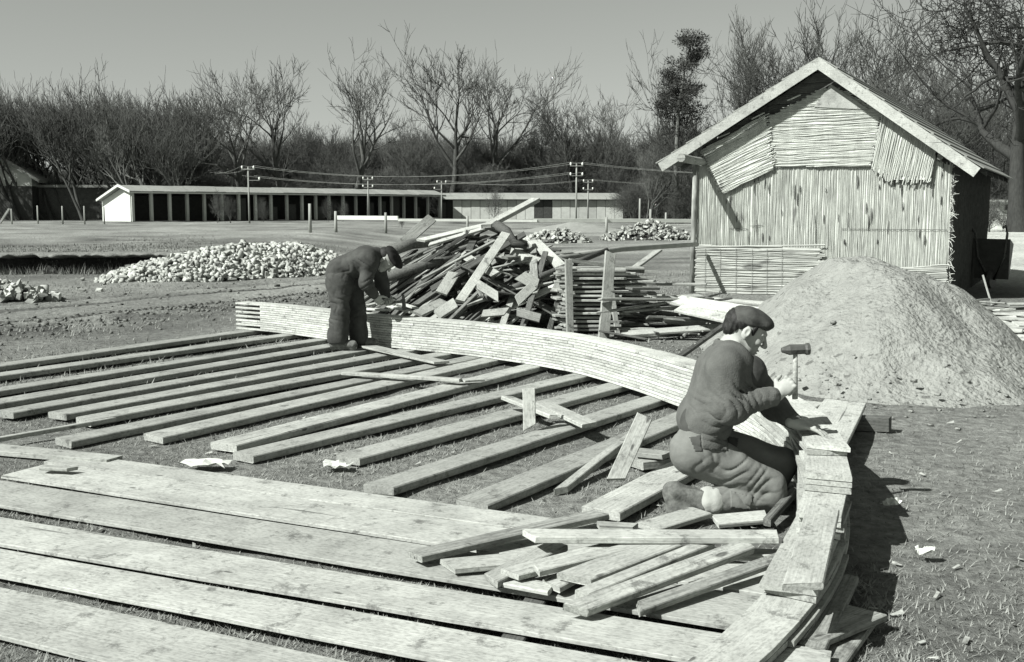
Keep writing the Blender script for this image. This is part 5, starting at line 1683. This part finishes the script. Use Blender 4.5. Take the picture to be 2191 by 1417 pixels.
def sdf_obj(name, S, h, mat, parent=None, disp=None, origin=None, label=None):
    V, Fc = S.mesh(h, disp)
    o0 = np.zeros(3) if origin is None else np.array(origin)
    o = link(name, mesh_from(name, V - o0, Fc.astype(np.int32), M[mat], True), parent)
    if parent is None: o.location = o0
    return o

def v3(a): return np.array([a[0], a[1], a[2]], float)

def head_frame(c, yaw, pitch, roll=0.0):
    m = Matrix.Rotation(yaw, 3, 'Z') @ Matrix.Rotation(pitch, 3, 'Y') @ Matrix.Rotation(roll, 3, 'X')
    Rm = np.array(m); c = v3(c)
    return (lambda x, y, z: c + Rm @ np.array([x, y, z])), Rm

def add_head(S, T, Rm):
    e = lambda c, r, k=.02, op='u', rot=None: S.el(T(*c), r, k, op, Rm if rot is None else Rm @ rot)
    e((-.014, 0, .035), (.1, .078, .088)); e((.032, 0, -.03), (.062, .06, .082), .03)
    e((.035, 0, -.083), (.05, .046, .034), .03); e((.074, 0, -.103), (.019, .022, .018), .02)
    for s in (1, -1):
        S.rc(T(.088, s * .012, .028), T(.07, s * .05, .022), .0115, .009, .012)
        e((.066, s * .044, -.022), (.022, .02, .018), .018)
        e((.1, s * .031, .004), (.016, .017, .0115), .01, 's')
        S.rc(T(-.02, s * .062, -.075), T(.06, s * .022, -.1), .016, .014, .02)
    S.rc(T(.092, 0, .018), T(.118, 0, -.026), .0075, .0135, .009)
    for s in (1, -1): e((.106, s * .012, -.032), (.011, .008, .007), .006)
    e((.092, 0, -.062), (.013, .024, .0065), .006); e((.09, 0, -.076), (.012, .021, .007), .006)
    e((.102, 0, -.069), (.012, .026, .0025), .004, 's')
    for s in (1, -1):
        e((.083, s * .031, .002), (.0135, .0135, .0125), .004)
        ear = np.array(Matrix.Rotation(s * .35, 3, 'Z') @ Matrix.Rotation(.15, 3, 'Y'))
        e((-.012, s * .083, -.004), (.021, .0085, .034), .006, 'u', ear)
        e((-.006, s * .092, .004), (.011, .006, .019), .005, 's', ear)
        e((-.004, s * .08, -.034), (.01, .007, .01), .006)

def add_hand(S, wrist, f, n, side, curl, sc=1.0, spread=.12, thumb_curl=.5):
    """f: finger direction, n: palm normal, side=+1/-1 which way the thumb sits along f x n"""
    f = v3(f); f /= np.linalg.norm(f); n = v3(n); n -= f * n.dot(f); n /= np.linalg.norm(n); s = np.cross(f, n) * side
    W = v3(wrist)
    Rm = np.stack([f, s, n], 1)
    S.el(W + f * .048 * sc, np.array([.054, .041, .017]) * sc, .015, 'u', Rm)
    S.rc(W - f * .04, W + f * .02, .028 * sc, .025 * sc, .02)
    lens = (.95, 1.05, 1.0, .8)
    for i in range(4):
        b = W + f * (.09 - .004 * abs(i - 1)) * sc + s * (.031 - .0205 * i) * sc
        S.el(b - n * .006 * sc, np.array([.012, .0105, .0115]) * sc, .005)
        ang = 0.0; fd = f + s * spread * (1 - i * .66) * .5; fd /= np.linalg.norm(fd)
        p = b - f * .02 * sc
        r = .0098 * sc
        for j, sl in enumerate((.046, .028, .022)):
            ang += curl[j]
            d = fd * math.cos(ang) + n * math.sin(ang)
            q = p + d * sl * lens[i] * sc
            S.rc(p, q, r, r * .92, .003); p = q; r *= .92
    p = W + f * .02 * sc + s * .03 * sc
    d = f * .55 + s * .75 + n * .35; d /= np.linalg.norm(d)
    q = p + d * .042 * sc; S.rc(p, q, .0145 * sc, .0115 * sc, .012)
    d2 = d * math.cos(thumb_curl) + (f * .75 + n * .6 - s * .2) * math.sin(thumb_curl); d2 /= np.linalg.norm(d2)
    S.rc(q, q + d2 * .034 * sc, .0112 * sc, .0095 * sc, .006); S.rc(q + d2 * .034 * sc, q + d2 * .05 * sc, .0095 * sc, .008 * sc, .005)

def fold_noise(amp, freq, seed=0, dirs=None):
    rs = np.random.RandomState(seed)
    D = rs.normal(0, 1, (5, 3)) if dirs is None else np.array(dirs, float)
    D /= np.linalg.norm(D, axis=1)[:, None]
    ph = rs.uniform(0, 6.28, len(D))
    def f(P):
        w1 = np.sin(P @ D[0] * freq * .45 + ph[0]) * 1.3
        a = np.zeros(len(P))
        for i in range(len(D)):
            a += np.sin(P @ D[i] * freq * (1 + .35 * i) + ph[i] + w1 * (1.2 if i % 2 else -1))
        return amp * a / len(D) * 1.6
    return f

def folds_at(specs, base=None):
    """specs: (centre, radius, direction of variation, wavelength, amplitude)"""
    sp = [(v3(c), r, v3(d) / np.linalg.norm(v3(d)), wl, am) for (c, r, d, wl, am) in specs]
    def f(P):
        a = base(P) if base else np.zeros(len(P))
        for (c, r, d, wl, am) in sp:
            q = P - c; rr = (q ** 2).sum(1) / (r * r)
            m = rr < 6
            qq = q[m]
            tang = np.cross(d, [0.3, 0.8, 0.5]); tang /= np.linalg.norm(tang)
            wob = wl * (.4 * np.sin(qq @ tang * 15 + c[0] * 9) + .35 * np.sin(qq @ (tang + d) * 27 + c[2] * 31))
            sn = np.abs(np.sin((qq @ d + wob) / wl * 3.1416))
            mod = np.clip(.55 + .6 * np.sin(qq @ tang * 13 + c[1] * 5 + (qq @ d) * 9), 0, 1.1)
            a[m] += am * .42 * (1.7 * (1 - sn) ** 2.0 - .3) * np.exp(-rr[m]) * mod      # narrow valleys between rounded cloth rolls
        return a
    return f

# ---------------------------------------------------------------- kneeling man
def build_kneeler():
    D = 5.58
    W = lambda x, y, d=0.0: v3(Wd(x, y, D + d))
    neck = W(1564, 744, 0); head_c = W(1598, 709, .0)
    T, Rm = head_frame(head_c, R(-6), R(28), R(0))
    rsh, relb, rwr = W(1549, 782, -.16), W(1554, 872, -.2), W(1662, 846, -.16)
    lsh, lelb, lwr = W(1578, 778, .17), W(1655, 868, .14), W(1708, 908, -.03)
    waist, chest, pelv = W(1510, 884), W(1552, 795), W(1497, 945)
    rhip, rkn, ran = W(1486, 968, -.1), W(1658, 1062, -.12), W(1515, 1074, -.15)
    lhip, lkn, lan = W(1508, 958, .1), W(1672, 992, .12), W(1655, 1052, .1)
    body = SDF()
    add_head(body, T, Rm)
    body.rc(T(-.03, 0, -.05), neck, .054, .06, .025)
    body.rc(neck, chest, .062, .09, .03); body.rc(chest, waist, .09, .078, .03); body.rc(waist, pelv, .078, .085, .03)
    for sh, el_, wr in ((rsh, relb, rwr), (lsh, lelb, lwr)):
        body.rc(chest, sh, .09, .06, .03); body.rc(sh, el_, .052, .043, .02); body.rc(el_, wr, .042, .028, .02)
    for hp, kn, an in ((rhip, rkn, ran), (lhip, lkn, lan)):
        body.rc(pelv, hp, .085, .08, .03); body.rc(hp, kn, .078, .055, .02); body.rc(kn, an, .052, .036, .02)
    hd = W(1700, 792, -.14) - rwr; hd /= np.linalg.norm(hd)             # along the raised handle
    f = W(1692, 818, -.15) - rwr
    add_hand(body, rwr + f * .12, f, np.array([.35, .75, -.3]), 1, (1.2, 1.35, .9), 1.0, 0.0, 1.0)
    lf = np.array([.75, -.22, -.16])
    add_hand(body, lwr, lf, np.array([-.1, 0, -1.0]), 1, (.12, .25, .2), 1.0, .3, .2)
    root = sdf_obj('person', body, .0042, 'skin', None, None, (pelv[0], pelv[1], 0))
    tag(root, 'kneeling man in wool sweater and cap raising a hammer over the arch', 'person')
    org = np.array(root.location)
    def child(name, S, h, mat, disp=None, label=None):
        o = sdf_obj(name, S, h, mat, root, disp, org)
        if label: o['label'] = label
        return o
    # sweater
    S = SDF()
    for s in (-.075, .075):
        off = np.array([0, s, 0])
        S.rc(waist + off + [.0, 0, -.02], chest + off * 1.15, .114, .13, .05)
        S.rc(chest + off * 1.2, W(1560, 776, 0) + off * 1.2, .122, .086, .05)
    S.rc(waist + [0, 0, -.02], chest, .114, .13, .05)
    S.rc(W(1558, 762), neck + [0, 0, -.012], .088, .066, .05)
    S.rc(W(1556, 778, -.08), rsh, .1, .084, .05); S.rc(W(1572, 778, .08), lsh, .1, .084, .05)
    S.rc(rsh, relb, .086, .076, .03); S.rc(relb, rwr + (relb - rwr) * .12, .076, .048, .035)
    S.el(W(1566, 880, -.2), (.085, .066, .066), .03)
    S.rc(lsh, lelb, .088, .075, .03); S.rc(lelb, lwr + (lelb - lwr) * .18, .072, .046, .03)
    S.rc(waist + np.array([-.012, -.08, -.04]), waist + np.array([-.012, .08, -.04]), .128, .128, .03)
    ad = rwr - relb; up = relb - rsh
    dz = folds_at([(relb + [.05, -.05, .02], .1, ad + np.array([0, 0, .1]), .05, .02), (relb + ad * .5, .1, ad + np.array([0, 0, -.05]), .05, .016), (W(1580, 832, -.2), .08, np.array([.5, 0, 1.0]), .045, .02), (W(1550, 860, -.28), .06, np.array([.8, 0, .8]), .05, .01), 
                   (W(1480, 872, -.15), .08, np.array([.6, 0, 1.0]), .05, .014), (W(1530, 898, -.15), .1, np.array([-.3, 0, 1.0]), .045, .016), (lelb, .1, lwr - lelb, .05, .01), ], fold_noise(.004, 22, 3))
    swt = child('sweater', S, .006, 'sweater', dz)
    C = SDF(); C.rc(neck + [-.02, 0, .002], neck + [.018, 0, .022], .074, .066, .01); C.rc(neck + [-.015, 0, .06], neck + [.03, 0, .08], .062, .06, .008, 's')
    child('shirt_collar', C, .006, 'sweater', fold_noise(.003, 60, 8)).parent = swt
    Cw = SDF(); ca = (relb - rwr) / np.linalg.norm(relb - rwr); Cw.rc(rwr + ca * .03, rwr + ca * .085, .05, .056, .01); child('sleeve_cuff', Cw, .005, 'sweater', fold_noise(.003, 90, 5)).parent = swt
    # dark bib of the overalls; its colour also paints the chest's shaded front
    B = SDF(); 
    for s in (-.08, 0, .08): B.rc(W(1600, 800, s), W(1592, 850, s), .095, .085, .04)
    child('overall_bib', B, .008, 'darkcloth', fold_noise(.004, 32, 5), 'dark bib of the overalls with the chest shade in its colour')
    # trousers
    P = SDF()
    for s in (-.085, .085): P.rc(W(1503, 916, s), W(1490, 962, s * 1.15), .098, .13, .05)
    P.rc(rhip + [.0, 0, .0], W(1648, 1040, -.12), .124, .082, .03); P.rc(W(1646, 1066, -.12), ran + [.03, 0, .005], .078, .072, .012); P.rc(W(1648, 1040, -.12), W(1650, 1066, -.12), .084, .08, .01)
    P.rc(lhip, lkn, .13, .088, .02); P.rc(lkn, lan + [0, 0, .03], .084, .068, .02)
    td = rkn - rhip
    dp = folds_at([(W(1560, 1000, -.2), .14, np.array([-.45, 0, 1.0]), .065, .015), (W(1628, 1035, -.2), .09, np.array([-.7, 0, 1.0]), .045, .015), (W(1590, 1078, -.2), .12, np.array([.2, 0, 1.0]), .05, .013), (W(1530, 950, -.2), .1, np.array([.4, 0, 1.0]), .055, .014),
                   (W(1480, 915, -.1), .1, np.array([.7, 0, 1.0]), .05, .012), (lkn, .11, lkn - lhip, .045, .016), (rkn, .08, td, .05, .01), (W(1500, 990, -.15), .12, np.array([.7, 0, .5]), .09, .012)], fold_noise(.005, 20, 9))
    trs = child('trousers', P, .006, 'trousers', dp)
    def patch(src, poly, name, mat, off, label=None):
        """cloth patch lying on src: its faces inside a pixel outline, lifted off along the normals"""
        me = src.data; V = np.empty(len(me.vertices) * 3); me.vertices.foreach_get('co', V); V = V.reshape(-1, 3) + org
        N = np.empty(len(me.vertices) * 3); me.vertices.foreach_get('normal', N); N = N.reshape(-1, 3)
        rel = V - np.array(CAMP); dep = rel @ np.array(_f)
        U = IMG_W / 2 + FPX * rel[:, 0] / dep; Y = IMG_H / 2 - FPX * (rel @ np.array(_u)) / dep
        ins = N[:, 1] < -.15
        for i in range(len(poly)):
            (ax, ay), (bx, by) = poly[i], poly[(i + 1) % len(poly)]
            ins &= (bx - ax) * (Y - ay) - (by - ay) * (U - ax) > 0
        fs = [tuple(p.vertices) for p in me.polygons if all(ins[v] for v in p.vertices)]
        if not fs: return
        par = {}
        def find(q):
            while par.setdefault(q, q) != q: q = par[q]
            return q
        for q in fs:
            for v in q[1:]: par[find(v)] = find(q[0])
        roots = [find(q[0]) for q in fs]; big = max(set(roots), key=roots.count)
        fs = [q for q, r_ in zip(fs, roots) if r_ == big]
        used = sorted(set(v for q in fs for v in q)); mp_ = {v: i for i, v in enumerate(used)}
        P0 = V[used] - org
        vs = np.concatenate([P0 + N[used] * off, P0 - N[used] * .004]); nn = len(used)
        f2 = [tuple(mp_[v] for v in q) for q in fs]
        ed = {}
        for q in f2:
            for i in range(len(q)): ed[(q[i], q[(i + 1) % len(q)])] = 1
        side = [(b, a, a + nn, b + nn) for (a, b) in ed if (b, a) not in ed]
        o = link(name, mesh_from(name, vs, f2 + side, M[mat], True), src)
        if label: o['label'] = label
    patch(trs, [(1500, 922), (1558, 928), (1556, 966), (1502, 962)], 'pocket_flap', 'sweater', .006)
    patch(trs, [(1474, 936), (1500, 930), (1503, 968), (1486, 966)], 'pocket_opening', 'darkcloth', .003)
    patch(trs, [(1556, 934), (1580, 938), (1576, 966), (1556, 964)], 'pocket_opening', 'darkcloth', .004)
    patch(trs, [(1560, 1050), (1612, 1062), (1606, 1092), (1562, 1086)], 'knee_patch', 'trousers', .005)
    Bl = SDF()
    for s in (-.08, .08): Bl.rc(W(1502, 912, s), W(1503, 906, s), .114, .114, .05)
    child('belt', Bl, .006, 'darkcloth')
    Cf = SDF(); Cf.rc(ran + [.022, 0, .004], ran + [.006, 0, .006], .0775, .075, .008); child('trouser_cuff', Cf, .005, 'cuff', fold_noise(.003, 50, 4), 'pale turned-up trouser hem').parent = trs
    # boots
    for an, heel, toe, ball in ((ran, W(1440, 1052, -.15), W(1462, 1096, -.15), W(1446, 1086, -.15)), (lan, W(1640, 1058, .1), W(1700, 1060, .08), W(1680, 1060, .09))):
        Sh = SDF()
        if an is ran:
            Sh.rc(an + [-.005, 0, 0], heel, .058, .046, .03); Sh.rc(heel, ball, .043, .044, .03); Sh.rc(ball, toe, .046, .04, .03); Sh.rc(an, toe + [.02, 0, .02], .05, .045, .04)
            Sh.el(heel + [-.028, 0, -.02], (.018, .036, .04), .008)
        else:
            Sh.rc(an + [0, 0, .03], heel + [0, 0, .01], .054, .045, .03); Sh.rc(heel, toe, .044, .038, .03)
        child('boot', Sh, .006, 'boot', fold_noise(.005, 70, 6))
    # hair and cap
    Hh = SDF()
    Hh.el(T(-.045, 0, .03), (.088, .0835, .075), .02, 'u', Rm); Hh.el(T(-.085, 0, -.02), (.035, .06, .045), .02, 'u', Rm)
    for s in (-1, 1): Hh.el(T(.022, s * .07, .028), (.016, .012, .032), .008, 'u', Rm)
    Hh.el(T(-.01, 0, -.03), (.05, .2, .04), .01, 's', Rm) 
    child('hair', Hh, .005, 'hair', fold_noise(.004, 120, 7))
    Cp = SDF()
    cr = np.array(Matrix.Rotation(R(-6), 3, 'Z') @ Matrix.Rotation(R(16), 3, 'Y')); hc = v3(head_c); T = lambda x, y, z: hc + np.array([.002, 0, .0]) + cr @ np.array([x, y, z])
    Cp.el(T(-.012, 0, .045), (.104, .088, .02), .012, 'u', cr)
    Cp.el(T(-.006, 0, .07), (.102, .09, .046), .02, 'u', cr); Cp.el(T(-.02, 0, .092), (.07, .075, .032), .03, 'u', cr)
    Cp.el(T(.07, 0, .063), (.05, .072, .028), .03, 'u', cr)
    child('cap', Cp, .0055, 'cap', folds_at([(T(.02, -.08, .1), .08, cr @ np.array([.6, 0, 1.0]), .035, .005)], fold_noise(.003, 45, 12)))
    # hammer in the raised hand
    gripc = rwr + f / np.linalg.norm(f) * .12 + np.array([.02, .02, -.01])
    gripc = rwr + f * .12 + f / np.linalg.norm(f) * .1 + np.array([.02, .035, -.012])
    hdir = W(1702, 746, -.13) - gripc; hdir /= np.linalg.norm(hdir)
    tip = gripc + hdir * .17; tail = gripc - hdir * .09
    hm = empty('hammer', tuple(tail)); tag(hm, 'hammer held up in the hand of the kneeling man', 'hammer')
    m = MB(); m.tube([Vector(tail - tail), Vector(gripc - tail), Vector(tip - tail)], [.015, .0135, .011], 8); m.build('handle', M['sleeper'], hm, True)
    sd = np.cross(hdir, [0, 1, 0]); sd /= np.linalg.norm(sd)
    m = MB(); c = tip - tail - hdir * .005
    m.tube([Vector(c - sd * .07), Vector(c - sd * .055), Vector(c - sd * .045), Vector(c + sd * .03), Vector(c + sd * .07)], [.03, .031, .025, .027, .012], 8); m.build('hammer_head', M['iron'], hm)
build_kneeler()

# ---------------------------------------------------------------- bending man
def build_bender():
    D = 11.58
    W = lambda x, y, d=0.0: v3(Wd(x, y, D + d))
    head_c = W(826, 556, 0); T, Rm = head_frame(head_c, R(-12), R(62), 0)
    neck = W(806, 546); chest = W(783, 556); waist = W(745, 578); pelv = W(734, 592)
    rsh, relb, rwr = W(790, 562, -.17), W(783, 606, -.2), W(803, 634, -.1)
    lsh, lelb, lwr = W(806, 560, .17), W(818, 608, .2), W(826, 636, .12)
    rhip, rkn, ran = W(726, 598, -.12), W(728, 660, -.16), W(722, 718, -.16)
    lhip, lkn, lan = W(748, 596, .09), W(764, 660, .05), W(768, 718, .02)
    body = SDF(); add_head(body, T, Rm)
    body.rc(T(-.03, 0, -.05), neck, .054, .062, .025); body.rc(neck, chest, .062, .09, .03); body.rc(chest, waist, .09, .08, .03); body.rc(waist, pelv, .08, .085, .03)
    for sh, el_, wr in ((rsh, relb, rwr), (lsh, lelb, lwr)):
        body.rc(chest, sh, .09, .06, .03); body.rc(sh, el_, .052, .043, .02); body.rc(el_, wr, .042, .028, .02)
    for hp, kn, an in ((rhip, rkn, ran), (lhip, lkn, lan)):
        body.rc(pelv, hp, .085, .08, .03); body.rc(hp, kn, .078, .058, .02); body.rc(kn, an, .055, .04, .02)
    add_hand(body, rwr, np.array([.45, .2, -.75]), np.array([.2, .9, .1]), 1, (.7, .8, .6), 1.05, 0.0, .7)
    add_hand(body, lwr, np.array([.4, -.3, -.7]), np.array([.3, -.8, .3]), -1, (1.1, 1.2, .8), 1.05, 0.0, .9)
    root = sdf_obj('person', body, .0065, 'skin', None, None, (pelv[0], pelv[1], 0))
    tag(root, 'man in dark work clothes and beret bending over the arch', 'person')
    org = np.array(root.location)
    def child(name, S, h, mat, disp=None):
        return sdf_obj(name, S, h, mat, root, disp, org)
    J = SDF()
    for s in (-.09, .09):
        o = np.array([0, s, 0])
        J.rc(waist + o + [-.05, 0, .01], chest + o * 1.2, .135, .14, .05)
    J.rc(waist + [-.05, 0, .01], chest, .135, .14, .05); J.rc(chest, neck, .14, .085, .05)
    for sh, el_, wr in ((rsh, relb, rwr), (lsh, lelb, lwr)):
        J.rc(chest + (sh - chest) * .6, sh, .12, .098, .05); J.rc(sh, el_, .086, .072, .03); J.rc(el_, wr + (el_ - wr) * .12, .07, .052, .03)
    J.rc(waist + [-.09, -.1, -.02], waist + [-.09, .1, -.02], .13, .13, .05)
    child('jacket', J, .009, 'darkcloth', folds_at([(relb, .14, rwr - rsh, .07, .022), (chest + [0, -.2, -.05], .16, np.array([1, 0, .5]), .09, .02), (waist + [0, -.2, 0], .15, np.array([1, 0, .1]), .1, .018)], fold_noise(.006, 22, 4)))
    P = SDF()
    for s in (-.09, .09): P.rc(pelv + [-.005, s, .02], pelv + [-.015, s * 1.2, -.05], .145, .155, .05)
    P.rc(rhip, rkn, .138, .104, .02); P.rc(rkn, ran + [0, 0, -.05], .104, .108, .012)
    P.rc(lhip, lkn, .138, .1, .02); P.rc(lkn, lan + [0, 0, -.05], .1, .1, .012)
    P.el((ran[0], ran[1], -.86), (1.0, 1.0, 1.0), .01, 's')
    child('trousers', P, .009, 'darkcloth', folds_at([(rkn, .2, np.array([.4, 0, 1.0]), .11, .024), (ran + [0, 0, .1], .14, np.array([.3, 0, 1.0]), .07, .024), (rhip, .16, np.array([.9, 0, .7]), .1, .02), (lkn, .2, np.array([-.4, 0, 1.0]), .1, .022)], fold_noise(.007, 16, 5)))
    for an in (ran, lan):
        Sh = SDF(); z = .05
        h = np.array([an[0] - .03, an[1], .09 + z]); t = np.array([an[0] + .17, an[1] - .03, .085 + z * .9])
        Sh.rc(h, t, .052, .044, .02); Sh.rc(h, an, .05, .055, .03)
        Sh.rc(h + [0, 0, -.038], t + [0, 0, -.032], .03, .03, .01)
        child('shoe', Sh, .008, 'boot', fold_noise(.004, 60, 3))
    Hh = SDF(); Hh.el(T(-.05, 0, .02), (.085, .084, .08), .02, 'u', Rm); Hh.el(T(-.085, 0, -.03), (.03, .06, .045), .02, 'u', Rm); child('hair', Hh, .008, 'hair')
    Cp = SDF(); Cp.el(T(-.005, 0, .085), (.115, .1, .035), .02, 'u', Rm); Cp.el(T(.03, 0, .1), (.13, .12, .042), .03, 'u', Rm); child('beret', Cp, .008, 'beret', fold_noise(.003, 40, 2))
    g = lwr + np.array([.03, -.03, -.06]); tip = g + np.array([.16, -.04, .02])
    hm = empty('hammer', tuple(g)); tag(hm, 'hammer in the far hand of the bending man', 'hammer')
    m = MB(); m.tube([(-.1, .02, -.01), (.17, -.04, .02)], .015, 8); m.build('handle', M['scrap'], hm)
    m = MB(); m.tube([(.16, -.04, .09), (.165, -.04, .02), (.17, -.04, -.07)], [.012, .02, .022], 8); m.build('hammer_head', M['iron'], hm)
build_bender()
